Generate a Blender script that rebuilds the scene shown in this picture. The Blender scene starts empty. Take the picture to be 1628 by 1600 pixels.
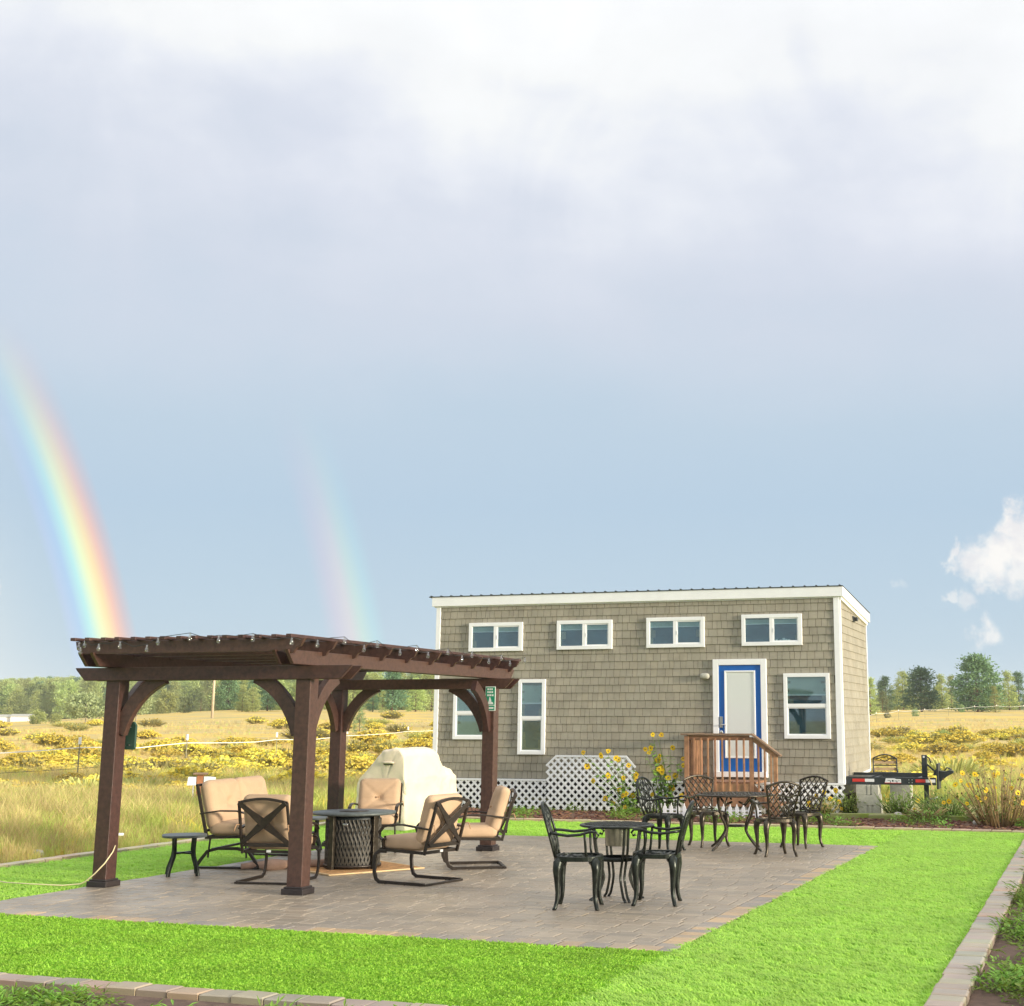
import bpy, math, random
import numpy as np
from mathutils import Matrix, Vector

rnd = random.Random(7)
C = bpy.context.scene.collection
R = math.radians

# ------------------------------------------------------------------ camera, sky, sun, exposure
sc = bpy.context.scene
cd = bpy.data.cameras.new('camera')
cam = bpy.data.objects.new('camera', cd)
C.objects.link(cam)
cam.location = (0, 0, 1.75)
cam.rotation_euler = (R(90) + math.atan2(436, 2200), 0, 0)
cd.sensor_width = 36
cd.lens = 36 * 2200 / 1628
cd.shift_x = -(1020 - 814) / 1628
cd.shift_y = -(800 - 708) / 1628
cd.clip_end = 6000
sc.camera = cam
sc.view_settings.view_transform = 'Standard'
sc.view_settings.look = 'None'
sc.view_settings.exposure = 0.3
sc.view_settings.gamma = 1.0
sc.view_settings.use_curve_mapping = False
sc.cycles.use_denoising = True
sc.cycles.max_bounces = 6
sc.cycles.transparent_max_bounces = 12

SUN_AZ, SUN_EL = 118.5, 8.0          # the sun stands opposite the centre of the rainbow


def lin(*c):
    return tuple(((v / 255 + .055) / 1.055) ** 2.4 if v > 10 else v / 255 / 12.92 for v in c) + (1,)


def make_world():
    w = bpy.data.worlds.new('World')
    sc.world = w
    w.use_nodes = True
    nt = w.node_tree
    nt.nodes.clear()
    N, L = nt.nodes, nt.links

    def node(t, **kw):
        n = N.new(t)
        for k, v in kw.items():
            setattr(n, k, v)
        return n

    def put(sock, v):
        if isinstance(v, bpy.types.NodeSocket):
            L.new(v, sock)
        else:
            sock.default_value = v

    def m(op, a, b=0.0, c=None, clamp=False):
        n = node('ShaderNodeMath', operation=op, use_clamp=clamp)
        put(n.inputs[0], a)
        put(n.inputs[1], b)
        if c is not None:
            put(n.inputs[2], c)
        return n.outputs[0]

    def vm(op, a, b=(0, 0, 0)):
        n = node('ShaderNodeVectorMath', operation=op)
        put(n.inputs[0], a)
        put(n.inputs[1], b)
        return n.outputs['Value'] if op in ('DOT_PRODUCT', 'LENGTH', 'DISTANCE') else n.outputs[0]

    def smooth(x, lo, hi):
        n = node('ShaderNodeMapRange', interpolation_type='SMOOTHSTEP')
        put(n.inputs[0], x)
        n.inputs[1].default_value = lo
        n.inputs[2].default_value = hi
        n.inputs[3].default_value = 0
        n.inputs[4].default_value = 1
        return n.outputs[0]

    def ramp(x, stops):
        n = node('ShaderNodeValToRGB')
        put(n.inputs[0], x)
        el = n.color_ramp.elements
        while len(el) > 1:
            el.remove(el[-1])
        el[0].position, el[0].color = stops[0]
        for p, c in stops[1:]:
            e = el.new(p)
            e.color = c
        return n.outputs[0]

    def mix(f, a, b, blend='MIX'):
        n = node('ShaderNodeMix', data_type='RGBA', blend_type=blend)
        put(n.inputs[0], f)
        put(n.inputs[6], a)
        put(n.inputs[7], b)
        return n.outputs[2]

    def noise(vec, scale, detail=5, rough=.55):
        n = node('ShaderNodeTexNoise')
        L.new(vec, n.inputs['Vector'])
        n.inputs['Scale'].default_value = scale
        n.inputs['Detail'].default_value = detail
        n.inputs['Roughness'].default_value = rough
        return n.outputs[0]

    D = node('ShaderNodeTexCoord').outputs['Generated']
    sep = node('ShaderNodeSeparateXYZ')
    L.new(D, sep.inputs[0])
    z = sep.outputs[2]
    stretch = vm('MULTIPLY', D, (1.0, 1.0, 2.2))
    n1 = noise(stretch, 2.3, 6, .5)
    n2 = noise(vm('ADD', stretch, (4.1, 1.7, 9.3)), 6.5, 7, .55)
    # the cloud base: pale blue rain curtain low, lavender grey, bright white deck above
    amp = smooth(z, .12, .40)
    shift = m('MULTIPLY', m('ADD', m('MULTIPLY', m('SUBTRACT', n1, .5), .34), m('MULTIPLY', m('SUBTRACT', n2, .5), .15)), amp)
    rotm = node('ShaderNodeMapping')
    rotm.inputs['Rotation'].default_value = (.35, .2, .65)
    rotm.inputs['Scale'].default_value = (4.6, 4.0, 2.4)
    L.new(D, rotm.inputs[0])
    sn = node('ShaderNodeTexNoise')
    L.new(rotm.outputs[0], sn.inputs['Vector'])
    sn.inputs['Scale'].default_value = 1.7
    sn.inputs['Detail'].default_value = 6
    sn.inputs['Roughness'].default_value = .5
    sn.inputs['Distortion'].default_value = .9
    streak = sn.outputs[0]
    shift = m('ADD', shift, m('MULTIPLY', m('MULTIPLY', m('SUBTRACT', streak, .5), .16), smooth(z, .2, .40)))
    h = m('ADD', z, shift)
    base = ramp(h, [(0.0, lin(190, 211, 222)), (.05, lin(182, 205, 221)), (.15, lin(178, 201, 221)), (.21, lin(186, 205, 222)), (.255, lin(197, 210, 225)),
                    (.30, lin(204, 213, 227)), (.36, lin(215, 221, 233)), (.405, lin(229, 233, 241)), (.445, lin(243, 245, 246)),
                    (.58, (1.06, 1.07, 1.08, 1)), (.80, (1.45, 1.46, 1.47, 1)), (1.0, (1.6, 1.61, 1.62, 1))])
    lav = m('MULTIPLY', smooth(noise(vm('ADD', stretch, (2.2, 8.1, 3.3)), 3.1, 3), .42, .66), smooth(z, .2, .36))
    base = mix(m('MULTIPLY', lav, .12), base, lin(208, 213, 232))
    # rainbow: rings round the point opposite the sun
    az, el = R(SUN_AZ - 180), R(-SUN_EL)
    A = (math.sin(az) * math.cos(el), math.cos(az) * math.cos(el), math.sin(el))
    ang = m('MULTIPLY', m('ARCCOSINE', vm('DOT_PRODUCT', D, A)), 180 / math.pi)
    up = m('SUBTRACT', 1.0, smooth(z, .08, .27))
    inside = m('MULTIPLY', m('SUBTRACT', 1.0, smooth(ang, 35.5, 41.2)), m('SUBTRACT', 1.0, smooth(z, .05, .24)))
    base = mix(m('MULTIPLY', inside, .62), base, lin(229, 235, 232))
    t = m('DIVIDE', m('SUBTRACT', ang, 40.5), 2.5, clamp=True)
    filt = ramp(t, [(0, (1, 1, 1, 1)), (.22, (.86, .92, 1, 1)), (.38, (.90, 1, .98, 1)), (.52, (1, 1, .72, 1)), (.64, (1, .90, .60, 1)), (.76, (1, .80, .66, 1)), (1.0, (1, 1, 1, 1))])
    bow = ramp(t, [(0, (0, 0, 0, 1)), (.10, (.04, .03, .09, 1)), (.22, (.03, .07, .13, 1)), (.36, (.08, .26, .14, 1)), (.50, (.42, .40, .06, 1)),
                   (.62, (.54, .27, .0, 1)), (.74, (.46, .09, .0, 1)), (.87, (.16, .0, .0, 1)), (1.0, (0, 0, 0, 1))])
    base = mix(m('MULTIPLY', up, 1.0), base, filt, 'MULTIPLY')
    t2 = m('DIVIDE', m('SUBTRACT', ang, 49.85), 2.4, clamp=True)
    bow2 = ramp(t2, [(0, (0, 0, 0, 1)), (.25, (.13, .0, .0, 1)), (.45, (.21, .07, .0, 1)), (.62, (.10, .14, .0, 1)), (.8, (.0, .09, .05, 1)),
                     (1.0, (0, 0, 0, 1))])
    up2 = m('SUBTRACT', 1.0, smooth(z, .05, .23))
    base = mix(m('MULTIPLY', up, 1.0), base, bow, 'ADD')
    base = mix(up2, base, bow2, 'ADD')
    # small sunlit cumulus low in the sky
    def dirpx(x, y):
        p = math.atan2(436, 2200)
        u, v = (x - 1020) / 2200, -(y - 708) / 2200
        d = Vector((u, math.cos(p) - math.sin(p) * v, math.sin(p) + math.cos(p) * v))
        return tuple(d.normalized())
    warp = node('ShaderNodeTexNoise')
    L.new(D, warp.inputs['Vector'])
    warp.inputs['Scale'].default_value = 26
    warp.inputs['Detail'].default_value = 6
    warp.inputs['Roughness'].default_value = .62
    wv = vm('MULTIPLY', vm('SUBTRACT', warp.outputs['Color'], (.5, .5, .5)), (.060, .060, .060))
    DW = vm('ADD', D, wv)
    cl = None
    for x, y, r, s in [(1594, 874, .024, 1), (1566, 878, .016, .9), (1632, 870, .027, 1), (1618, 830, .014, 1), (1525, 880, .009, .8),
                       (1640, 905, .018, .85), (1580, 918, .010, .6), (1540, 945, .011, .5), (1512, 938, .007, .55), (1578, 1000, .013, .75), (1560, 1014, .011, .55),
                       (1440, 922, .008, .28), (8, 938, .008, .8)]:
        dd = vm('DISTANCE', DW, dirpx(x, y))
        k = m('MULTIPLY', m('SUBTRACT', 1.0, smooth(dd, r * .35, r * 1.12)), s)
        cl = k if cl is None else m('MAXIMUM', cl, k)
    shade = noise(vm('ADD', D, (7, 3, 1)), 60, 4)
    base = mix(cl, base, mix(smooth(shade, .35, .6), lin(233, 232, 234), lin(247, 245, 242)))
    bg = node('ShaderNodeBackground')
    L.new(base, bg.inputs[0])
    bg.inputs[1].default_value = .875
    sky = node('ShaderNodeTexSky', sky_type='NISHITA')
    sky.sun_disc = False
    sky.sun_elevation = R(SUN_EL)
    sky.sun_rotation = R(SUN_AZ)
    bs = node('ShaderNodeBackground')
    L.new(sky.outputs[0], bs.inputs[0])
    bs.inputs[1].default_value = .08
    mx = node('ShaderNodeMixShader')
    mx.inputs[0].default_value = .97
    L.new(bs.outputs[0], mx.inputs[1])
    L.new(bg.outputs[0], mx.inputs[2])
    out = node('ShaderNodeOutputWorld')
    L.new(mx.outputs[0], out.inputs[0])


make_world()
sd = bpy.data.lights.new('sun', 'SUN')
sd.energy = 5.0
sd.angle = R(8.0)
sd.color = (1.0, .90, .72)
sun = bpy.data.objects.new('sun', sd)
C.objects.link(sun)
_s = Vector((math.sin(R(SUN_AZ)) * math.cos(R(SUN_EL)), math.cos(R(SUN_AZ)) * math.cos(R(SUN_EL)), math.sin(R(SUN_EL))))
sun.rotation_euler = _s.to_track_quat('Z', 'Y').to_euler()


# ------------------------------------------------------------------ helpers: materials
def material(name, col, rough=.7, metal=0.0, vary=.0, vscale=8.0, col2=None, bump=0.0, bscale=40.0, tint=False, rand=0.0, trans=0.0,
             stretch=None, spec=.5, world=False, coat=0.0):
    m = bpy.data.materials.new(name)
    m.use_nodes = True
    nt = m.node_tree
    N, L = nt.nodes, nt.links
    b = N['Principled BSDF']
    b.inputs['Roughness'].default_value = rough
    b.inputs['Metallic'].default_value = metal
    b.inputs['Specular IOR Level'].default_value = spec
    b.inputs['Coat Weight'].default_value = coat
    col = tuple(col[:3]) + (1,)
    if world:
        vec = N.new('ShaderNodeNewGeometry').outputs['Position']
    else:
        vec = N.new('ShaderNodeTexCoord').outputs['Object']
    if stretch:
        mp = N.new('ShaderNodeMapping')
        mp.inputs['Scale'].default_value = stretch
        L.new(vec, mp.inputs[0])
        vec = mp.outputs[0]

    def noise(s, d=5):
        n = N.new('ShaderNodeTexNoise')
        L.new(vec, n.inputs['Vector'])
        n.inputs['Scale'].default_value = s
        n.inputs['Detail'].default_value = d
        n.inputs['Roughness'].default_value = .6
        return n.outputs[0]

    def mixc(f, a, c, blend='MIX'):
        n = N.new('ShaderNodeMix')
        n.data_type = 'RGBA'
        n.blend_type = blend
        for s, v in ((n.inputs[0], f), (n.inputs[6], a), (n.inputs[7], c)):
            if isinstance(v, bpy.types.NodeSocket):
                L.new(v, s)
            else:
                s.default_value = v
        return n.outputs[2]

    out = col
    if tint:
        a = N.new('ShaderNodeAttribute')
        a.attribute_name = 'tint'
        out = mixc(1.0, col, a.outputs['Color'], 'MULTIPLY')
    if vary or col2:
        mr = N.new('ShaderNodeMapRange')
        L.new(noise(vscale), mr.inputs[0])
        mr.inputs[1].default_value = .34
        mr.inputs[2].default_value = .66
        if col2:
            out = mixc(mr.outputs[0], out, tuple(col2[:3]) + (1,)) if not tint else mixc(mr.outputs[0], out, mixc(1.0, out, tuple(col2[:3]) + (1,), 'MULTIPLY'))
        else:
            g = N.new('ShaderNodeMapRange')
            L.new(mr.outputs[0], g.inputs[0])
            g.inputs[3].default_value = 1 - vary
            g.inputs[4].default_value = 1 + vary
            cc = N.new('ShaderNodeCombineColor')
            for i in range(3):
                L.new(g.outputs[0], cc.inputs[i])
            out = mixc(1.0, out, cc.outputs[0], 'MULTIPLY')
    if rand:
        oi = N.new('ShaderNodeObjectInfo')
        h = N.new('ShaderNodeHueSaturation')
        for i, (lo, hi) in (('Value', (1 - rand, 1 + rand)), ('Hue', (.5 - rand * .07, .5 + rand * .05))):
            g = N.new('ShaderNodeMapRange')
            L.new(oi.outputs['Random'], g.inputs[0])
            g.inputs[3].default_value = lo
            g.inputs[4].default_value = hi
            L.new(g.outputs[0], h.inputs[i])
        if isinstance(out, bpy.types.NodeSocket):
            L.new(out, h.inputs['Color'])
        else:
            h.inputs['Color'].default_value = out
        out = h.outputs[0]
    if isinstance(out, bpy.types.NodeSocket):
        L.new(out, b.inputs['Base Color'])
    else:
        b.inputs['Base Color'].default_value = out
    if bump:
        bn = N.new('ShaderNodeBump')
        bn.inputs['Strength'].default_value = bump
        bn.inputs['Distance'].default_value = .01
        L.new(noise(bscale), bn.inputs['Height'])
        L.new(bn.outputs[0], b.inputs['Normal'])
    if trans:
        tr = N.new('ShaderNodeBsdfTranslucent')
        if isinstance(out, bpy.types.NodeSocket):
            L.new(out, tr.inputs[0])
        else:
            tr.inputs[0].default_value = out
        mx = N.new('ShaderNodeMixShader')
        mx.inputs[0].default_value = trans
        L.new(b.outputs[0], mx.inputs[1])
        L.new(tr.outputs[0], mx.inputs[2])
        L.new(mx.outputs[0], N['Material Output'].inputs[0])
    return m


def glass_material(name, tintc=(.74, .84, .86), refl=.13):
    m = bpy.data.materials.new(name)
    m.use_nodes = True
    nt = m.node_tree
    N, L = nt.nodes, nt.links
    N.remove(N['Principled BSDF'])
    tr = N.new('ShaderNodeBsdfTransparent')
    tr.inputs[0].default_value = tintc + (1,)
    gl = N.new('ShaderNodeBsdfGlossy')
    gl.inputs['Roughness'].default_value = .02
    lw = N.new('ShaderNodeLayerWeight')
    lw.inputs[0].default_value = .5
    pw = N.new('ShaderNodeMath')
    pw.operation = 'POWER'
    L.new(lw.outputs['Facing'], pw.inputs[0])
    pw.inputs[1].default_value = 4.0
    ad = N.new('ShaderNodeMath')
    ad.operation = 'MULTIPLY_ADD'
    L.new(pw.outputs[0], ad.inputs[0])
    ad.inputs[1].default_value = .6
    ad.inputs[2].default_value = refl
    mx = N.new('ShaderNodeMixShader')
    L.new(ad.outputs[0], mx.inputs[0])
    L.new(tr.outputs[0], mx.inputs[1])
    L.new(gl.outputs[0], mx.inputs[2])
    L.new(mx.outputs[0], N['Material Output'].inputs[0])
    return m


M = {}
M['timber'] = material('stained timber', (.072, .035, .0255), .42, vary=.26, vscale=7, stretch=(3, 3, 3), bump=.25, bscale=60, rand=.12)
M['post_cap'] = material('dark timber skirt', (.026, .019, .018), .5, vary=.3, vscale=9)
M['cedar'] = material('cedar boards', (.34, .175, .09), .6, vary=.3, vscale=5, bump=.2, bscale=70, rand=.12)
M['rail_wood'] = material('light bench wood', (.50, .36, .21), .6, vary=.2, vscale=6)
M['cedar_grey'] = material('weathered cap board', (.24, .155, .10), .7, vary=.3, vscale=6, bump=.2, bscale=70)
M['siding'] = material('painted shingle', (.325, .296, .232), .75, tint=True, vary=.10, vscale=2.6, bump=.3, bscale=90, world=True)
M['trim'] = material('white trim', (.87, .87, .87), .5, vary=.03, vscale=4)
M['lattice'] = material('white lattice', (.88, .88, .89), .5)
M['roof'] = material('dark metal roofing', (.05, .055, .05), .45, metal=.3)
M['blue'] = material('blue door paint', (.008, .115, .43), .38, vary=.04, vscale=6)
M['blind'] = material('white blind', (.88, .89, .85), .6)
M['shade'] = material('grey green shade', (.52, .56, .48), .8, vary=.06, vscale=5)
M['dark_room'] = material('dark room', (.10, .155, .185), .9, vary=.35, vscale=2.2)  # darkness of the unlit interior is put into this panel colour
M['glass'] = glass_material('window glass')
M['door_glass'] = glass_material('door glass', (1, 1, 1), 0.0)
M['chrome'] = material('brushed metal', (.62, .62, .60), .28, metal=1.0)
M['bucket'] = material('galvanised bucket', (.47, .47, .38), .32, metal=.9, vary=.15, vscale=12)
M['steel'] = material('black painted steel', (.03, .035, .036), .42, vary=.2, vscale=9)
M['red'] = material('red reflector', (.62, .045, .035), .35)
M['white_tape'] = material('white reflector', (.78, .78, .78), .35)
M['block'] = material('grey concrete', (.45, .44, .37), .9, vary=.12, vscale=20, bump=.5, bscale=120)
M['frame'] = material('bronze steel', (.038, .028, .021), .42, metal=.35, vary=.25, vscale=20)
M['alu'] = material('cast bronze aluminium', (.066, .054, .039), .33, metal=.72, vary=.4, vscale=18, bump=.2, bscale=60)
M['alu_green'] = material('cast verdigris aluminium', (.027, .031, .026), .34, metal=.65, vary=.45, vscale=14, bump=.2, bscale=60)
M['table_green'] = material('slate table top', (.085, .10, .095), .45, vary=.25, vscale=20, bump=.2, bscale=80)
M['cushion'] = material('tan cushion fabric', (.53, .365, .23), .9, vary=.06, vscale=5, bump=.25, bscale=200)
M['piping'] = material('tan piping', (.44, .26, .14), .9)
M['cover'] = material('cream grill cover', (.74, .635, .48), .75, vary=.05, vscale=4, bump=.3, bscale=14)
M['wicker'] = material('dark wicker', (.050, .043, .032), .6, rand=.2)
M['black_core'] = material('black panel', (.012, .018, .02), .5)
M['mat'] = material('woven mat', (.52, .27, .10), .9, vary=.3, vscale=14, bump=.4, bscale=180)
M['mat_edge'] = material('mat border', (.66, .47, .25), .9)
M['cloth'] = material('rolled tan cloth', (.38, .24, .17), .9, vary=.15, vscale=9)
M['hose'] = material('pale yellow cord', (.72, .62, .36), .5)
M['pvc'] = material('white plastic', (.82, .82, .80), .4)
M['bulb'] = glass_material('clear bulb', (.88, .87, .83), .22)
M['wire'] = material('black wire', (.02, .02, .02), .5)
M['green_sign'] = material('green sign', (.02, .30, .16), .4)
M['dark_green'] = material('dark green panel', (.03, .075, .055), .45)
M['sign_white'] = material('sign white', (.80, .86, .80), .45)
M['paver'] = material('concrete paver', (.97, .97, .97), .36, tint=True, vary=.16, vscale=1.1, bump=.35, bscale=150, spec=.6, world=True)
M['joint'] = material('joint sand', (.17, .145, .12), .95, vary=.3, vscale=30, world=True)
M['mulch'] = material('brown mulch', (.105, .048, .030), .95, col2=(.20, .115, .075), vscale=22, bump=1.0, bscale=60, world=True)
M['soil'] = material('dark soil', (.085, .05, .035), .95, col2=(.16, .10, .07), vscale=9, bump=1.0, bscale=40, world=True)
M['chip'] = material('bark chip', (.16, .075, .045), .9, rand=.45)
M['turf_base'] = material('turf backing', (.26, .50, .028), .95, vary=.25, vscale=14, world=True)
M['turf'] = material('artificial turf', (.375, .625, .075), .6, vary=.10, vscale=1.6, rand=.08, trans=.25, world=True)
M['leaf'] = material('leaf green', (.25, .39, .07), .6, rand=.35, trans=.3)
M['weed'] = material('weed leaf', (.20, .345, .045), .6, rand=.4, trans=.3)
M['stem'] = material('dry stem', (.42, .31, .13), .8, rand=.25)
M['green_stem'] = material('green stem', (.16, .22, .05), .7)
M['petal'] = material('yellow petal', (.90, .64, .025), .6, trans=.35, rand=.12)
M['seed'] = material('brown seed head', (.12, .06, .025), .9)
M['bloom'] = material('rabbitbrush bloom', (.76, .62, .10), .8, rand=.22, trans=.2)
M['brush'] = material('rabbitbrush stems', (.42, .40, .14), .85, rand=.35, trans=.15)
M['straw'] = material('dry grass', (.70, .565, .245), .8, rand=.28, trans=.35)
M['meadow'] = material('meadow grass', (.54, .60, .15), .8, rand=.30, trans=.35)
M['needle'] = material('pine needles', (.25, .32, .14), .75, rand=.42, trans=.15)
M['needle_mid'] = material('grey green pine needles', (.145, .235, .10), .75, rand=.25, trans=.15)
M['needle_dark'] = material('shaded pine needles', (.13, .23, .115), .75, rand=.25, trans=.15)  # some pines are a darker green
M['needle_pale'] = material('sunlit pine needles', (.38, .445, .15), .75, rand=.30, trans=.2)  # some pines are a paler, yellower green
M['broadleaf'] = material('broad leaves', (.32, .36, .17), .75, rand=.30, trans=.2)
M['bark'] = material('bark', (.16, .095, .065), .9, vary=.3, vscale=3)
M['pale_bark'] = material('pale bark', (.42, .36, .29), .9, vary=.2, vscale=3)
M['pole'] = material('bare pole', (.60, .48, .34), .8, vary=.1, vscale=3)
M['tape'] = material('white fence tape', (.88, .86, .82), .6)
M['tpost'] = material('rusty fence post', (.28, .25, .16), .8)
M['timber_moss'] = material('mossy timber', (.30, .25, .18), .9, col2=(.20, .26, .04), vscale=2.2, bump=.4, bscale=60)
M['rust_post'] = material('brown post', (.36, .15, .07), .8, vary=.2, vscale=9)
M['rock'] = material('pale stone', (.50, .47, .42), .9, vary=.2, vscale=14)


# ------------------------------------------------------------------ helpers: meshes and objects
class MB:
    def __init__(self):
        self.v, self.f, self.t, self.s, self.tint = [], [], [], [], (1, 1, 1)

    def add(self, vs, fs, smooth=False):
        o = len(self.v)
        self.v += [tuple(p) for p in vs]
        for f in fs:
            self.f.append(tuple(i + o for i in f))
            self.t.append(self.tint)
            self.s.append(smooth)
        return self

    def box(self, c, s, m=None):
        h = [x / 2 for x in s]
        vs = [Vector((x * h[0], y * h[1], z * h[2])) for z in (-1, 1) for y in (-1, 1) for x in (-1, 1)]
        if m is not None:
            vs = [m @ p for p in vs]
        c = Vector(c)
        return self.add([p + c for p in vs], [(0, 2, 3, 1), (4, 5, 7, 6), (0, 1, 5, 4), (2, 6, 7, 3), (0, 4, 6, 2), (1, 3, 7, 5)])

    def span(self, a, b):
        return self.box([(p + q) / 2 for p, q in zip(a, b)], [abs(q - p) for p, q in zip(a, b)])

    def sweep(self, pts, sec, up=(0, 0, 1), cap=True, smooth=False, close=False):
        """sec: 2D section, or one section per point"""
        pts = [Vector(p) for p in pts]
        up = Vector(up)
        n = len(pts)
        per = isinstance(sec[0][0], (tuple, list))
        k = len(sec[0]) if per else len(sec)
        vs, last = [], None
        for i, p in enumerate(pts):
            a = pts[(i - 1) % n] if (i or close) else p
            b = pts[(i + 1) % n] if (i < n - 1 or close) else p
            t = (b - a).normalized()
            side = t.cross(up)
            if side.length < 1e-3:
                side = last if last is not None else t.orthogonal()
            side.normalize()
            last = side
            u2 = side.cross(t)
            for x, y in (sec[i] if per else sec):
                vs.append(p + side * x + u2 * y)
        fs = []
        for i in range(n if close else n - 1):
            for j in range(k):
                q = (j + 1) % k
                i2 = (i + 1) % n
                fs.append((i * k + j, i * k + q, i2 * k + q, i2 * k + j))
        if cap and not close:
            fs.append(tuple(reversed(range(k))))
            fs.append(tuple((n - 1) * k + j for j in range(k)))
        return self.add(vs, fs, smooth)

    def tube(self, pts, r, n=7, up=(0, 0, 1), close=False, cap=True):
        rr = r if isinstance(r, (list, tuple)) else [r] * len(pts)
        secs = [[(q * math.cos(2 * math.pi * j / n), q * math.sin(2 * math.pi * j / n)) for j in range(n)] for q in rr]
        return self.sweep(pts, secs, up, cap, True, close)

    def strap(self, pts, w, h, up=(0, 0, 1), close=False):
        return self.sweep(pts, [(-w / 2, -h / 2), (w / 2, -h / 2), (w / 2, h / 2), (-w / 2, h / 2)], up, True, False, close)

    def bar(self, a, b, w, h, up=(0, 0, 1)):
        return self.strap([a, b], w, h, up)

    def lathe(self, prof, n=24, c=(0, 0, 0), smooth=True):
        vs = [(c[0] + r * math.cos(2 * math.pi * j / n), c[1] + r * math.sin(2 * math.pi * j / n), c[2] + z) for r, z in prof for j in range(n)]
        fs = [(i * n + j, i * n + (j + 1) % n, (i + 1) * n + (j + 1) % n, (i + 1) * n + j) for i in range(len(prof) - 1) for j in range(n)]
        fs.append(tuple(reversed(range(n))))
        fs.append(tuple((len(prof) - 1) * n + j for j in range(n)))
        return self.add(vs, fs, smooth)

    def prism(self, poly, fn, t0, t1):
        n = len(poly)
        vs = [fn(x, y, t0) for x, y in poly] + [fn(x, y, t1) for x, y in poly]
        fs = [tuple(range(n)), tuple(reversed(range(n, 2 * n)))] + [(i, i + n, (i + 1) % n + n, (i + 1) % n) for i in range(n)]
        return self.add(vs, fs)

    def cushion(self, size, r, m=None, c=(0, 0, 0), n=9, puff=.25, tufts=(), star=0.0):
        """soft rounded slab; thin axis is z; tufts: (x, y) of buttons"""
        hx, hy, hz = [q / 2 for q in size]
        c = Vector(c)
        idx, vs, fs = {}, [], []

        def pt(p):
            key = tuple(round(q, 5) for q in p)
            if key in idx:
                return idx[key]
            x, y, zz = p[0] * hx, p[1] * hy, p[2] * hz
            q = Vector((max(-hx + r, min(hx - r, x)), max(-hy + r, min(hy - r, y)), max(-hz + r, min(hz - r, zz))))
            d = Vector((x, y, zz)) - q
            w = q + (d.normalized() * r if d.length > 1e-6 else d)
            pf = 1 + puff * (1 - p[0] ** 2) * (1 - p[1] ** 2)
            if star:
                pf *= 1 - star * math.exp(-((abs(p[0]) - abs(p[1])) / .07) ** 2) - star * .8 * math.exp(-((p[1] + .08) / .05) ** 2)
            for tx, ty in tufts:
                d2 = (p[0] - tx) ** 2 * (hx / hy) ** 2 + (p[1] - ty) ** 2
                pf *= 1 - .45 * math.exp(-d2 / .04)
            w.z *= pf
            if m is not None:
                w = m @ w
            idx[key] = len(vs)
            vs.append(w + c)
            return idx[key]
        g = [-1 + 2 * i / n for i in range(n + 1)]
        for ax in range(3):
            for s in (-1, 1):
                for i in range(n):
                    for j in range(n):
                        q = []
                        for a, b in ((i, j), (i + 1, j), (i + 1, j + 1), (i, j + 1)):
                            p = [0, 0, 0]
                            p[ax] = s
                            p[(ax + 1) % 3], p[(ax + 2) % 3] = g[a], g[b]
                            q.append(pt(p))
                        if s < 0:
                            q.reverse()
                        if len(set(q)) > 2:
                            fs.append(tuple(q))
        return self.add(vs, fs, True)

    def mesh(self, name, mat):
        me = bpy.data.meshes.new(name)
        me.from_pydata(self.v, [], self.f)
        me.polygons.foreach_set('use_smooth', self.s)
        if any(t != (1, 1, 1) for t in self.t):
            a = me.attributes.new('tint', 'FLOAT_COLOR', 'FACE')
            a.data.foreach_set('color', [x for t in self.t for x in (*t, 1)])
        me.materials.append(mat)
        me.update()
        return me

    def build(self, name, mat, parent=None, bevel=0, **kw):
        return obj(name, self.mesh(name, mat), parent, bevel, **kw)


def obj(name, me, parent=None, bevel=0, loc=(0, 0, 0), rz=0.0):
    o = bpy.data.objects.new(name, me)
    C.objects.link(o)
    o.parent = parent
    o.location = loc
    o.rotation_euler = (0, 0, rz)
    if bevel:
        b = o.modifiers.new('bevel', 'BEVEL')
        b.width = bevel
        b.segments = 2
        b.limit_method = 'ANGLE'
    return o


def tag(o, label=None, cat=None, group=None, kind=None):
    for k, v in (('label', label), ('category', cat), ('group', group), ('kind', kind)):
        if v:
            o[k] = v
    return o


def thing(name, label, cat, loc=(0, 0, 0), rz=0.0, group=None):
    o = bpy.data.objects.new(name, None)
    C.objects.link(o)
    o.location = loc
    o.rotation_euler = (0, 0, rz)
    o.empty_display_size = .2
    return tag(o, label, cat, group)


def copy_tree(o, parent=None):
    c = o.copy()
    C.objects.link(c)
    c.parent = parent
    for ch in [k for k in bpy.data.objects if k.parent == o]:
        copy_tree(ch, c)
    return c


def place(src, loc, rz, label=None, group=None):
    o = copy_tree(src)
    o.location = loc
    o.rotation_euler = (0, 0, rz)
    return tag(o, label, None, group)


YA = R(19)


def yd(u, v, z=0.0):
    """yard frame: u to the right along the patio front, v away from it"""
    return Vector((u * math.cos(YA) + v * math.sin(YA), -u * math.sin(YA) + v * math.cos(YA), z))


def to_yard(x, y):
    return x * math.cos(YA) - y * math.sin(YA), x * math.sin(YA) + y * math.cos(YA)


HP, HA = Vector((3.89, 27.38, 0)), R(17)


def hs(s, d, z=0.0):
    """house frame: s to the right along the front wall, d towards the camera"""
    return HP + Vector((s * math.cos(HA) - d * math.sin(HA), -s * math.sin(HA) - d * math.cos(HA), z))


def smoothstep(a, b, x):
    t = np.clip((x - a) / (b - a), 0, 1)
    return t * t * (3 - 2 * t)


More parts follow.
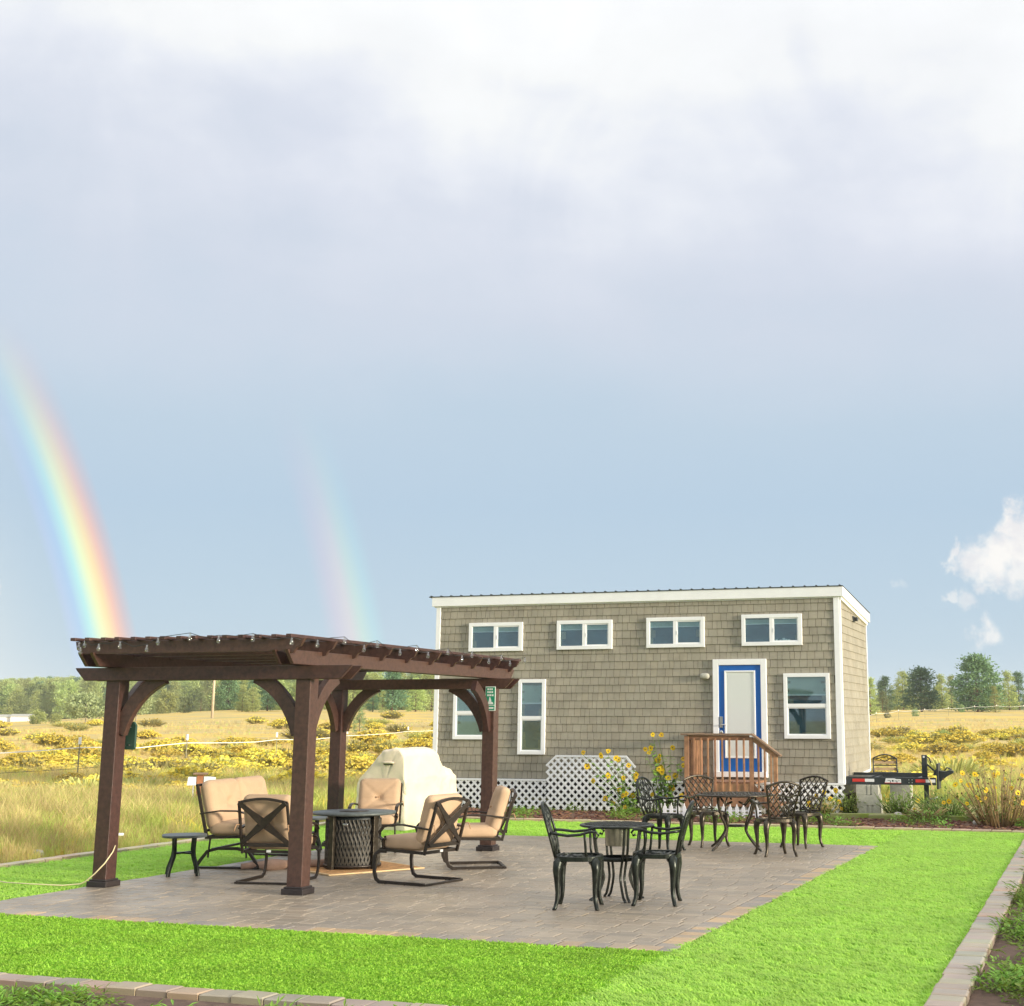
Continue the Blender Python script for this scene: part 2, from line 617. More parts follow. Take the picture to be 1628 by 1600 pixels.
def terrain(x, y):
    x, y = np.asarray(x, float), np.asarray(y, float)
    q = x / np.maximum(y, 1)
    side = .33 + .67 * smoothstep(-.46, -.28, q)
    z = smoothstep(95, 300, y) * 3.7 * side
    hill = smoothstep(400, 820, y) * (2.5 + 8 * (1 - smoothstep(-.34, -.12, q)))
    z = z + hill
    bump = (np.sin(x * .11 + y * .05) * np.sin(y * .083 - x * .03)) * .18 * smoothstep(45, 110, y)
    return np.where(y > 0, z + bump, 0) - .06


def scatter(name, pts, protos, scales, rots, idx, kind='stuff'):
    """one object that sets a small mesh on every point"""
    me = bpy.data.meshes.new(name)
    n = len(pts)
    me.vertices.add(n)
    me.vertices.foreach_set('co', np.asarray(pts, np.float32).ravel())
    for an, ty, dat in (('scl', 'FLOAT', scales), ('rot', 'FLOAT_VECTOR', rots), ('idx', 'INT', idx)):
        a = me.attributes.new(an, ty, 'POINT')
        a.data.foreach_set('vector' if ty == 'FLOAT_VECTOR' else 'value',
                           np.asarray(dat, np.int32 if ty == 'INT' else np.float32).ravel())
    o = obj(name, me)
    if kind:
        o['kind'] = kind
    col = bpy.data.collections.new(name + ' pieces')
    for i, (pm, mat) in enumerate(protos):
        col.objects.link(bpy.data.objects.new('%s piece %02d' % (name, i), pm))
    ng = bpy.data.node_groups.new(name, 'GeometryNodeTree')
    ng.interface.new_socket('Geometry', in_out='INPUT', socket_type='NodeSocketGeometry')
    ng.interface.new_socket('Geometry', in_out='OUTPUT', socket_type='NodeSocketGeometry')
    N, L = ng.nodes, ng.links
    gi, go = N.new('NodeGroupInput'), N.new('NodeGroupOutput')
    ci = N.new('GeometryNodeCollectionInfo')
    ci.inputs['Collection'].default_value = col
    ci.inputs['Separate Children'].default_value = True
    ci.inputs['Reset Children'].default_value = True
    ip = N.new('GeometryNodeInstanceOnPoints')
    ip.inputs['Pick Instance'].default_value = True
    m2p = N.new('GeometryNodeMeshToPoints')
    L.new(gi.outputs[0], m2p.inputs[0])
    L.new(m2p.outputs[0], ip.inputs['Points'])
    L.new(ci.outputs[0], ip.inputs['Instance'])

    def attr(nm, ty):
        a = N.new('GeometryNodeInputNamedAttribute')
        a.data_type = ty
        a.inputs['Name'].default_value = nm
        return a.outputs[0]
    L.new(attr('idx', 'INT'), ip.inputs['Instance Index'])
    e2r = N.new('FunctionNodeEulerToRotation')
    L.new(attr('rot', 'FLOAT_VECTOR'), e2r.inputs[0])
    L.new(e2r.outputs[0], ip.inputs['Rotation'])
    L.new(attr('scl', 'FLOAT'), ip.inputs['Scale'])
    L.new(ip.outputs[0], go.inputs[0])
    md = o.modifiers.new('scatter', 'NODES')
    md.node_group = ng
    return o


rng = np.random.default_rng(3)


def tuft_mesh(name, mat, n, rad, h, w, lean=.35, bend=.5, dirlean=None, seed=0):
    r = random.Random(seed)
    b = MB()
    for i in range(n):
        a, q = r.uniform(0, 6.283), rad * math.sqrt(r.random())
        p = Vector((q * math.cos(a), q * math.sin(a), 0))
        hh = h * r.uniform(.6, 1.15)
        if dirlean is None:
            a2 = r.uniform(0, 6.283)
            l = Vector((math.cos(a2), math.sin(a2), 0)) * lean * r.uniform(.2, 1) * hh
        else:
            l = (Vector(dirlean) + Vector((r.uniform(-.5, .5), r.uniform(-.5, .5), 0))) * lean * hh
        a3 = r.uniform(0, 3.1416)
        s = Vector((math.cos(a3), math.sin(a3), 0)) * w / 2
        mid = p + l * (1 - bend) * .5 + Vector((0, 0, hh * .6))
        tip = p + l + Vector((0, 0, hh * (1 - .2 * lean)))
        b.add([p - s, p + s, mid + s * .8, mid - s * .8, tip], [(0, 1, 2, 3), (3, 2, 4)])
    return b.mesh(name, mat)


# ------------------------------------------------------------------ the setting: field, lawn, patio, beds
def field_material():
    m = bpy.data.materials.new('dry meadow')
    m.use_nodes = True
    nt = m.node_tree
    N, L = nt.nodes, nt.links
    b = N['Principled BSDF']
    b.inputs['Roughness'].default_value = .95
    pos = N.new('ShaderNodeNewGeometry').outputs['Position']

    def noise(scale, sx=1, sy=1, det=6):
        mp = N.new('ShaderNodeMapping')
        mp.inputs['Scale'].default_value = (sx, sy, 1)
        L.new(pos, mp.inputs[0])
        n = N.new('ShaderNodeTexNoise')
        L.new(mp.outputs[0], n.inputs['Vector'])
        n.inputs['Scale'].default_value = scale
        n.inputs['Detail'].default_value = det
        n.inputs['Roughness'].default_value = .62
        return n.outputs[0]

    def step(x, a, c):
        n = N.new('ShaderNodeMapRange')
        n.interpolation_type = 'SMOOTHSTEP'
        L.new(x, n.inputs[0])
        n.inputs[1].default_value, n.inputs[2].default_value = a, c
        return n.outputs[0]

    def mix(f, a, c):
        n = N.new('ShaderNodeMix')
        n.data_type = 'RGBA'
        L.new(f, n.inputs[0])
        for s, v in ((n.inputs[6], a), (n.inputs[7], c)):
            if isinstance(v, tuple):
                s.default_value = v + (1,)
            else:
                L.new(v, s)
        return n.outputs[2]
    sp = N.new('ShaderNodeSeparateXYZ')
    L.new(pos, sp.inputs[0])
    gold = mix(step(noise(.35), .35, .65), (.56, .42, .135), (.66, .51, .20))
    gold = mix(step(noise(6.0), .38, .66), gold, (.50, .38, .14))
    yel = mix(step(noise(.06, 1, 2.2), .44, .60), gold, (.72, .50, .10))
    olive = mix(step(noise(.09, 1, 2.5), .58, .68), yel, (.42, .39, .14))
    near = mix(step(noise(1.4), .4, .6), (.30, .30, .09), (.46, .40, .16))
    out = mix(step(sp.outputs[1], 34, 70), near, olive)
    L.new(out, b.inputs['Base Color'])
    bn = N.new('ShaderNodeBump')
    bn.inputs['Strength'].default_value = .8
    bn.inputs['Distance'].default_value = .15
    L.new(noise(3.0), bn.inputs['Height'])
    L.new(bn.outputs[0], b.inputs['Normal'])
    return m


def ground():
    nr, na = 150, 240
    rad = np.concatenate([[0], 4 * (1500 / 4) ** (np.arange(nr) / (nr - 1))])
    fwd = np.linspace(-.60, .50, 200)
    ang = np.concatenate([fwd, np.linspace(.50, 2 * math.pi - .60, 42)[1:-1]])
    na = len(ang)
    X = np.outer(rad[1:], np.sin(ang))
    Y = np.outer(rad[1:], np.cos(ang))
    Z = terrain(X, Y)
    vs = [(0, 0, -.06)] + list(zip(X.ravel(), Y.ravel(), Z.ravel()))
    fs = [(0, 1 + (j + 1) % na, 1 + j) for j in range(na)]
    for i in range(nr - 1):
        a, b = 1 + i * na, 1 + (i + 1) * na
        fs += [(a + j, a + (j + 1) % na, b + (j + 1) % na, b + j) for j in range(na)]
    mb = MB().add(vs, fs, True)
    tag(mb.build('field', field_material()), 'open dry meadow ground running out to the tree line', kind='structure')


ground()


def sheet(name, poly, z, mat, label, thick=.03):
    mb = MB()
    mb.prism(poly, lambda u, v, t: yd(u, v, t), z, z - thick)
    return tag(mb.build(name, mat), label, kind='structure')


UL, UP0, UP1, UR = -12.93, -10.62, -3.43, -1.52     # lawn left, patio left, patio right, lawn right
VF, VP0, VP1, VB = 8.22, 10.68, 20.22, 23.22        # lawn front, patio front, patio back, lawn back

turfs = [('front strip', (UL, UP1, VF, VP0), (.3, -.35), 'wide turf strip in front of the patio, pile brushed towards the viewer'),
         ('right strip', (UP1, UR, VF, VB), (-.8, .75), 'long turf strip along the orange edged side of the patio'),
         ('left strip', (UL, UP0, VP0, VP1), (-.5, .5), 'turf strip between the pergola and the tall weeds'),
         ('back strip', (UL, UP1, VP1, VB), (-.2, .4), 'narrow turf strip between the patio and the mulch by the house')]
for i, (nm, (u0, u1, v0, v1), lean, lab) in enumerate(turfs):
    RE = lambda v_: -1.295 - .0202 * (v_ - 7.95)
    sheet('lawn', [(u0, v0), (RE(v0) if i == 1 else u1, v0), (RE(v1) if i == 1 else u1, v1), (u0, v1)], -.018 - .0005 * i, M['turf_base'], lab)
    area = (u1 - u0) * (v1 - v0)
    n = int(area * {0: 640, 1: 520, 2: 380, 3: 260}[i])
    v = rng.uniform(v0 + .02, v1 - .02, n)
    u = u0 + .02 + rng.random(n) * ((RE(v) if i == 1 else u1) - u0 - .04)
    pts = [yd(a, b, -.018) for a, b in zip(u, v)]
    lw = Vector((lean[0], lean[1], 0))
    lw = lw.x * Vector((math.cos(YA), -math.sin(YA), 0)) + lw.y * Vector((math.sin(YA), math.cos(YA), 0))
    protos = [(tuft_mesh('turf tuft', M['turf'], 16, .055, .030, .009, 1.2, .3, lw, 10 * i + k), None) for k in range(6)]
    o = scatter('turf_blades', pts, protos, rng.uniform(.8, 1.25, n), np.zeros((n, 3)), rng.integers(0, 6, n))
    tag(o, 'green blades of the ' + lab.split(',')[0].replace('wide ', '').replace('long ', '').replace('narrow ', ''))

# patio: bedding, then single pavers
patio = sheet('patio', [(UP0, VP0), (UP1, VP0), (UP1, VP1), (UP0, VP1)], -.016, M['joint'], 'paver patio of mixed grey and tan blocks with an orange and grey border')
greys = [(.338, .278, .205), (.305, .254, .19), (.358, .292, .212), (.276, .232, .177), (.325, .262, .191), (.316, .261, .196)]
edges = [(.50, .345, .19), (.43, .31, .19), (.32, .27, .215), (.275, .235, .195), (.39, .30, .205), (.34, .275, .21)]


def paver_mesh(a, b, tint, h=.05, j=.005, c=.008):
    """block with a worn chamfer round its top, a along u, b along v"""
    x, y = a / 2 - j, b / 2 - j
    mb = MB()
    mb.tint = tint
    vs = [(sx * x, sy * y, -h) for sx, sy in ((-1, -1), (1, -1), (1, 1), (-1, 1))]
    vs += [(sx * x, sy * y, -c * .7) for sx, sy in ((-1, -1), (1, -1), (1, 1), (-1, 1))]
    vs += [(sx * (x - c), sy * (y - c), 0) for sx, sy in ((-1, -1), (1, -1), (1, 1), (-1, 1))]
    fs = [(8, 9, 10, 11)]
    for o in (0, 4):
        fs += [(o + i, o + (i + 1) % 4, o + 4 + (i + 1) % 4, o + 4 + i) for i in range(4)]
    return mb.add(vs, fs)


blocks = []                                         # (u, v, a, b, tint)
r = random.Random(11)
v = VP0
k = 0
while v < VP0 + .205 - 1e-6:
    u = UP0
    while u < UP1 - .02:
        a = min(r.choice([.20, .23, .20]), UP1 - u)
        blocks.append((u + a / 2, VP0 + .1025, a, .205, r.choice(edges[:1] + edges)))
        u += a
    v += .205
v = VP0 + .205
while v < VP1 - .02:
    a = min(.155, VP1 - v)
    blocks.append((UP1 - .105, v + a / 2, .21, a, r.choice(edges)))
    v += a
v = VP0 + .205
hcyc = [.16, .21, .16, .105, .21, .16, .21]
while v < VP1 - .02:
    b = min(hcyc[k % 7] if r.random() < .8 else r.choice(hcyc), VP1 - v)
    k += 1
    u = UP0 - r.uniform(0, .2)
    while u < UP1 - .215:
        a = r.choice([.16, .21, .21, .26, .31])
        lo, hi = max(u, UP0), min(u + a, UP1 - .21)
        if UP1 - .21 - hi < .06:
            hi = UP1 - .21
        if hi - lo > .04:
            blocks.append(((lo + hi) / 2, v + b / 2, hi - lo, b, r.choice(greys)))
        u = lo + (hi - lo) if hi > lo else u + a
    v += b


def seen(p):
    q = p.x / p.y
    return -.49 < q < .31 and p.y > 8


vis = [bk for bk in blocks if seen(yd(bk[0], bk[1]))]
key = lambda bk: yd(bk[0], bk[1]).y - 3.0 * bk[2]
vis.sort(key=key)
single, rest = vis[:300], vis[300:]
cache = {}


def local_yard(parent, u, v, z, rz=0.0):
    p = yd(u, v, z)
    return p


for (u, v, a, b, t) in single:
    kk = (round(a, 2), round(b, 3), t)
    if kk not in cache:
        cache[kk] = paver_mesh(round(a, 2), b, t).mesh('paver', M['paver'])
    o = obj('paver', cache[kk], patio, loc=yd(u, v, r.uniform(-.002, .002)), rz=-YA + r.uniform(-.006, .006))
    o.rotation_euler.x = r.uniform(-.007, .007)
    o.rotation_euler.y = r.uniform(-.007, .007)
mb = MB()
for (u, v, a, b, t) in rest:
    pm = paver_mesh(a, b, t)
    mb.tint = t
    c = yd(u, v, r.uniform(-.002, .002))
    rot = Matrix.Rotation(-YA + r.uniform(-.005, .005), 3, 'Z') @ Matrix.Rotation(r.uniform(-.007, .007), 3, 'X')
    mb.add([rot @ Vector(p) + c for p in pm.v], pm.f)
tag(mb.build('paving', M['paver'], patio), kind='stuff')


def kerb(p0, p1, wid, step, label, zt=.03, n_single=70, pal=greys[:3] + edges[4:]):
    p0, p1 = Vector(p0), Vector(p1)
    L_ = (p1 - p0).length
    d = (p1 - p0) / L_
    nn = Vector((-d.y, d.x))
    base = MB()
    q = [(p0 + nn * (wid / 2 - .012)), (p1 + nn * (wid / 2 - .012)), (p1 - nn * (wid / 2 - .012)), (p0 - nn * (wid / 2 - .012))]
    base.prism([(a.x, a.y) for a in q], lambda u, v, t: yd(u, v, t), zt - .03, zt - .1)
    ko = tag(base.build('kerb', M['joint']), label, kind='structure')
    n = int(L_ / step)
    ang = math.atan2(d.y, d.x)
    for i in range(n):
        t = r.choice(pal)
        t = tuple(x * r.choice([1.12, 1.2, 1.05]) for x in t)
        kk = ('k', step, wid, t)
        if kk not in cache:
            cache[kk] = paver_mesh(step, wid, t, h=.085, c=.012).mesh('paver', M['paver'])
        c = p0 + d * (i + .5) * step
        P_ = yd(c.x, c.y)
        if not (-.52 < P_.x / P_.y < .34):
            continue
        o = obj('paver', cache[kk], ko, loc=yd(c.x + nn.x * r.uniform(-.006, .006), c.y + nn.y * r.uniform(-.006, .006), zt + r.uniform(-.004, .004)),
                rz=-YA + ang + r.uniform(-.012, .012))
        o.rotation_euler.x = r.uniform(-.015, .015)
        o.rotation_euler.y = r.uniform(-.015, .015)


kerb((-12.9, 8.115), (-1.05, 8.115), .20, .245, 'paver kerb between the front turf and the leafy bed below it', .012)
kerb((-1.17, 7.95), (-1.48, 23.35), .24, .20, 'long paver kerb between the bright turf strip and the weedy bed beside it', .012)
kerb((-13.04, 10.0), (-13.04, 23.3), .16, .31, 'thin tan kerb between the turf and the tall weeds', pal=[(.5, .42, .28), (.44, .36, .25)])
kerb((-13.0, 23.31), (-1.5, 23.31), .14, .31, 'thin tan kerb between the turf and the mulch by the house', pal=[(.46, .36, .22), (.40, .31, .20)])

sheet('mulch_bed', [(-13.2, 23.40), (-1.0, 23.40), (-1.0, 26.2), (-13.2, 26.2)], -.022, M['mulch'], 'brown mulch bed along the foot of the lattice skirt')
sheet('soil_bed', [(-13.2, 5.0), (-1.01, 5.0), (-1.01, 7.97), (-13.2, 7.96)], -.022, M['soil'], 'dark soil bed below the front kerb')
sheet('soil_bed', [(-1.0, 5.0), (2.6, 5.0), (2.6, 23.38), (-1.36, 23.38), (-1.06, 7.95)], -.043, M['soil'], 'dark soil bed beside the long paver kerb')


def leafy_mesh(seed, n=26, rad=.16, h=.14, lw=.022, ll=.07, mat=None):
    """low sprawling weed: pointed leaves on short stems"""
    rr = random.Random(seed)
    b = MB()
    for i in range(n):
        a = rr.uniform(0, 6.283)
        q = rad * math.sqrt(rr.random())
        p = Vector((q * math.cos(a), q * math.sin(a), h * rr.uniform(.15, 1) * (1 - .5 * q / rad)))
        a2 = a + rr.uniform(-1, 1)
        d = Vector((math.cos(a2), math.sin(a2), rr.uniform(-.35, .75))).normalized()
        s = d.cross(Vector((0, 0, 1))).normalized() * lw * rr.uniform(.7, 1.3)
        l = ll * rr.uniform(.7, 1.4)
        m = p + d * l * .5 + Vector((0, 0, .008))
        b.add([p, m + s, p + d * l, m - s], [(0, 1, 2), (0, 2, 3)])
        if i % 3 == 0:
            root = Vector((p.x * .4, p.y * .4, -.02))
            b.add([root + s * .12, root - s * .12, p], [(0, 1, 2)])
    return b.mesh('weed', mat or M['weed'])


weeds = [(leafy_mesh(i), None) for i in range(5)]
weeds += [(leafy_mesh(20 + i, 34, .20, .22, .012, .10), None) for i in range(3)]


def bed_cover(name, label, n, f, protos, smin, smax, dens=None):
    pts = []
    rr = random.Random(hash(name) % 1000 if False else len(label))
    while len(pts) < n:
        p = f(rr)
        if p is not None:
            pts.append(p)
    nn = len(pts)
    o = scatter(name, pts, protos, [rr.uniform(smin, smax) for _ in range(nn)],
                [(rr.uniform(-.2, .2), rr.uniform(-.2, .2), rr.uniform(0, 6.28)) for _ in range(nn)], [rr.randrange(len(protos)) for _ in range(nn)])
    return tag(o, label)


def clumpy(u, v, s=1.0, thr=.0, ph=0.0):
    return math.sin(u * 2.1 * s + 1.3 * math.sin(v * 1.7 * s + ph)) + math.sin(v * 2.9 * s + u * .8 + ph) * .8 > thr


def bed_front(rr):
    u, v = rr.uniform(-9.5, -1.4), rr.uniform(6.4, 7.78)
    return yd(u, v, -.04) if clumpy(u, v, 1.2, -.1) else None


def bed_right(rr):
    v = rr.uniform(8.2, 22.6)
    u = rr.uniform(-1.0 - .0202 * (v - 7.95), 1.9)
    return yd(u, v, -.04) if clumpy(u, v, .9, -.3, 1.0) or rr.random() < .1 else None


bed_cover('ground_cover', 'low green weeds sprawling over the dark soil below the front kerb', 900, bed_front, weeds, .4, .75)
bed_cover('ground_cover', 'dense green weeds spilling towards the long paver kerb', 3200, bed_right, weeds, .45, .9)
sprigs = [(leafy_mesh(40 + i, 22, .13, .16, .013, .07, M['weed']), None) for i in range(4)]
chips = []
for i in range(4):
    rr = random.Random(i)
    chips.append((MB().box((0, 0, .012), (rr.uniform(.03, .07), rr.uniform(.015, .03), .012)).mesh('chip', M['chip']), None))
bed_cover('bark_chips', 'loose bark chips lying over the mulch bed', 2600, lambda rr: yd(rr.uniform(-13, -1.2), rr.uniform(23.45, 26.1), -.02), chips, .8, 1.6)


def bed_house(rr):
    u, v = rr.uniform(-11.4, -1.4), rr.uniform(23.6, 26.0)
    return yd(u, v, -.02) if clumpy(u, v, 1.6, .75, 2.0) else None


bed_cover('seedlings', 'scattered pale green seedlings in the mulch by the house', 150, bed_house, sprigs, .5, 1.3)

# tall grass of the field
gp = []
for i in range(4):
    gp.append((tuft_mesh('grass', M['meadow'], 26, .17, .46, .011, .55, .4, None, 50 + i), None))
for i in range(4):
    gp.append((tuft_mesh('grass', M['straw'], 26, .15, .55, .010, .5, .4, None, 60 + i), None))

for i in range(3):
    gp.append((tuft_mesh('weed', M['bloom'], 22, .20, .40, .016, .6, .4, None, 70 + i), None))


def grass_field():
    pts, scl, rot, idx = [], [], [], []
    bands = [(-.52, -.12, 15, 30, 9500, 1.0), (-.50, .30, 30, 46, 9000, .85), (-.50, .32, 46, 95, 9000, .62), (-.50, .34, 95, 190, 5000, .75),
             (.13, .34, 24.5, 31, 1600, .9)]
    for q0, q1, y0, y1, n, s in bands:
        for _ in range(n):
            y = math.sqrt(rng.uniform(y0 * y0, y1 * y1))
            x = y * rng.uniform(q0, q1)
            u, v = to_yard(x, y)
            if UL - .25 < u < 1.6 and v < 23.5:
                continue
            hx, hy = x - HP.x, y - HP.y
            s_, d_ = hx * math.cos(HA) - hy * math.sin(HA), -(hx * math.sin(HA) + hy * math.cos(HA))
            if -9.4 < s_ < 3.0 and -4.2 < d_ < 3.8:
                continue
            if v < 26.4 and u > UL and u < 0:
                continue
            green = math.sin(x * .35 + y * .12) + math.sin(y * .27 - x * .2) * .8
            pg = .56 if y < 36 else (.42 if y < 60 else .10)
            pg += .25 * (green > .4)
            gi = rng.random() < pg
            pts.append((x, y, float(terrain(x, y)) - .02))
            edge = min(1.0, .35 + .3 * abs(u - UL)) if v < 24 else 1
            scl.append(s * rng.uniform(.55, 1.2) * edge)
            rot.append((rng.uniform(-.12, .12), rng.uniform(-.12, .12), rng.uniform(0, 6.28)))
            gold = rng.random() < .05 if y < 36 else y < 92 and rng.random() < .10 + .22 * (math.sin(x * .42 + 1.0) + math.sin(y * .33 + x * .12) > .2)
            idx.append(8 + rng.integers(0, 3) if gold else (0 if gi else 4) + rng.integers(0, 4))
    o = scatter('tall_grass', pts, gp, scl, rot, idx)
    tag(o, 'tall green and straw coloured grass over the whole field')


grass_field()


# ------------------------------------------------------------------ the tiny house (local x along the front wall, -y towards the camera)
HL, HD = 8.66, 3.63
house = thing('tiny_house', 'taupe shingled tiny house on a trailer with a blue door and white trim', 'house', HP, -HA)


def roof_z(y):
    return 4.30 - .075 * y


b = MB()
prof = [(0, .56), (HD, .66), (HD, roof_z(HD) - .10), (0, roof_z(0) - .10)]
b.prism(prof, lambda y, z, t: (t, y, z), -HL, 0)
b.build('wall', material('sheathing', (.10, .085, .06), .9), house)

# shingles: each a tapered board with its own width and tone
shr = random.Random(5)
EXP = .1575
WID = [.095, .115, .135, .155, .175]
TON = [(1, 1, 1), (.96, .96, .95), (1.04, 1.03, 1.02), (.92, .91, .90), (1.02, 1.0, .97), (.985, .99, .985)]


def shingle(mb, w, hgt=EXP, full=True):
    t0, t1 = .021, .004
    x = w / 2 - .0034
    vs = [(-x, 0, 0), (x, 0, 0), (x, -t0, 0), (-x, -t0, 0), (-x, 0, hgt + .012), (x, 0, hgt + .012), (x, -t1, hgt + .012), (-x, -t1, hgt + .012)]
    return mb.add(vs, [(0, 1, 2, 3), (3, 2, 6, 7), (0, 3, 7, 4), (1, 5, 6, 2)])


# openings of the front wall: (x0, x1, z0, z1)
UPW = [(-7.89, -6.67, 3.16, 3.76), (-5.90, -4.69, 3.17, 3.77), (-3.95, -2.73, 3.18, 3.79), (-1.96, -.74, 3.19, 3.81)]
LOW = [(-8.21, -7.40, 1.34, 2.44), (-6.74, -6.14, 1.04, 2.57), (-1.13, -.22, 1.38, 2.64)]
DOOR = (-2.56, -1.47, .66, 2.93)
holes = [(a + .03, c - .03, d + .03, e - .03) for a, c, d, e in UPW + LOW + [DOOR]]
sh_list = []
z, row = .555, 0
while z < 4.10:
    x = -HL + .09 - shr.uniform(0, .12)
    while x < -.10:
        w = shr.choice(WID)
        lo, hi = max(x, -HL + .09), min(x + w, -.10)
        if hi - lo > .03 and not any(lo >= a and hi <= c and z >= d - .0 and z + EXP <= e for a, c, d, e in holes):
            sh_list.append((hi, (lo + hi) / 2, z, hi - lo, shr.choice(TON)))
        x += w
    z += EXP
    row += 1
sh_list.sort(key=lambda q: -q[0])
scache = {}
for (_, xc, z, w, t) in sh_list[:300]:
    kk = (round(w, 3), t)
    if kk not in scache:
        mb = MB()
        mb.tint = t if t != (1, 1, 1) else (1.001, 1, 1)
        scache[kk] = shingle(mb, w).mesh('shingle', M['siding'])
    obj('shingle', scache[kk], house, loc=(xc, shr.uniform(-.001, .001), z + shr.uniform(-.002, .002)))
mb = MB()
for (_, xc, z, w, t) in sh_list[300:]:
    one = shingle(MB(), w)
    mb.tint = t
    dz = shr.uniform(-.002, .002)
    mb.add([(p[0] + xc, p[1], p[2] + z + dz) for p in one.v], one.f)
tag(mb.build('shingle_rows', M['siding'], house), kind='stuff')
# right end wall
mb = MB()
z = .60
while z < 4.2:
    y = .09 - shr.uniform(0, .1)
    top = z + EXP
    while y < HD - .07:
        w = shr.choice(WID)
        lo, hi = max(y, .09), min(y + w, HD - .07)
        if hi - lo > .02 and top < roof_z(hi) - .02:
            one = shingle(MB(), hi - lo)
            mb.tint = shr.choice(TON)
            yc = (lo + hi) / 2
            mb.add([(-p[1], p[0] + yc, p[2] + z) for p in one.v], one.f)
        y += w
    z += EXP
tag(mb.build('end_shingles', M['siding'], house), kind='stuff')

# corner boards, fascia, rake, bottom trim, roof
for x, w in ((-HL + .04, .10), (-.05, .11)):
    MB().box((x, -.016, 2.34), (w, .04, 3.60)).build('corner_board', M['trim'], house, .004)
MB().span((.004, -.03, .52), (.03, .075, 4.14)).build('corner_board', M['trim'], house)
MB().span((.004, HD - .06, .66), (.03, HD + .02, roof_z(HD) - .14)).build('corner_board', M['trim'], house)
MB().span((-HL - .10, -.075, 4.13), (.055, -.03, 4.325)).build('fascia', M['trim'], house, .004)
MB().span((-HL - .06, -.028, 4.105), (.03, -.003, 4.14)).build('fascia_trim', M['trim'], house)
b = MB()
b.prism([(-.074, 4.128), (HD + .12, roof_z(HD) - .17), (HD + .12, roof_z(HD) + .02), (-.074, 4.322)], lambda y, z, t: (t, y, z), .058, .096)
b.build('rake_board', M['trim'], house, .003)
b = MB()
b.prism([(-.03, 4.07), (HD + .02, roof_z(HD) - .235), (HD + .02, roof_z(HD) - .165), (-.03, 4.135)], lambda y, z, t: (t, y, z), .006, .056)
b.build('rake_trim', M['trim'], house)
b = MB()
b.prism([(-.02, .545), (HD, .655), (HD, .70), (-.02, .60)], lambda y, z, t: (t, y, z), .004, .034)
b.build('bottom_trim', M['trim'], house)
b = MB()
b.prism([(-.09, 4.327), (HD + .14, roof_z(HD) + .035), (HD + .14, roof_z(HD) + .05), (-.09, 4.342)], lambda y, z, t: (t, y, z), -HL - .17, .10)
rf = b.build('roof', M['roof'], house)
x = -HL - .12
rib = MB()
rib.prism([(-.092, 4.342), (HD + .14, roof_z(HD) + .05), (HD + .14, roof_z(HD) + .068), (-.092, 4.36)], lambda y, z, t: (t, y, z), -.016, .016)
ribm = rib.mesh('rib', M['roof'])
while x < .1:
    obj('rib', ribm, rf, loc=(x, 0, 0))
    x += .232
# trailer underbody, with dark panels added at the back to darken the lattice holes
b = MB()
b.span((-HL + .1, .12, .30), (-.02, HD - .1, .555))
for x in (-7.6, -6.1, -4.4, -2.9, -1.2):
    b.span((x, .25, -.05), (x + .4, .62, .30))
b.span((-HL + .05, HD - .10, -.05), (-.3, HD - .06, .50))
b.span((-HL + .02, .3, -.05), (-HL + .06, HD - .1, .50))
b.build('chassis', M['post_cap'], house)


def ring(mb, x0, x1, z0, z1, w, y0, y1):
    mb.span((x0, y0, z0), (x0 + w, y1, z1)).span((x1 - w, y0, z0), (x1, y1, z1))
    return mb.span((x0 + w, y0, z0), (x1 - w, y1, z0 + w)).span((x0 + w, y0, z1 - w), (x1 - w, y1, z1))


def pane(x0, x1, z0, z1, y, parent, mat='glass', name='pane'):
    return MB().span((x0, y, z0), (x1, y - .004, z1)).build(name, M[mat], parent)


for i, (x0, x1, z0, z1) in enumerate(UPW):
    w = .075
    fr = ring(MB(), x0, x1, z0, z1, w, -.062, -.002).build('window', M['trim'], house, .004)
    xm = (x0 + x1) / 2 - .005
    MB().span((xm - .036, -.055, z0 + w), (xm + .036, -.014, z1 - w)).build('mullion', M['trim'], fr)
    ring(MB(), xm + .036, x1 - w, z0 + w, z1 - w, .022, -.046, -.012).build('sash', M['trim'], fr)
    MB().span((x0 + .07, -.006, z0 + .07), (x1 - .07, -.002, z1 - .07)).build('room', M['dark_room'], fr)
    MB().span((x0 + w, -.016, z1 - w - .11), (x1 - w, -.009, z1 - w)).build('shade', M['shade'], fr)
    MB().span((x0 + w, -.022, z1 - w - .125), (x1 - w, -.009, z1 - w - .108)).build('shade_bar', M['trim'], fr)
    pane(x0 + w, xm - .036, z0 + w, z1 - w, -.030, fr)
    pane(xm + .058, x1 - w - .022, z0 + w + .022, z1 - w - .022, -.034, fr)
    MB().span((xm + .040, -.062, (z0 + z1) / 2 - .05), (xm + .056, -.046, (z0 + z1) / 2 + .03)).build('latch', M['trim'], fr)
    if i == 3:
        b = MB()
        for dx, hh in ((.08, .05), (.16, .04), (.22, .07), (.27, .05), (.33, .045)):
            b.span((xm + dx, -.026, z0 + w), (xm + dx + .045, -.012, z0 + w + hh))
        b.build('sill_clutter', M['trim'], fr)
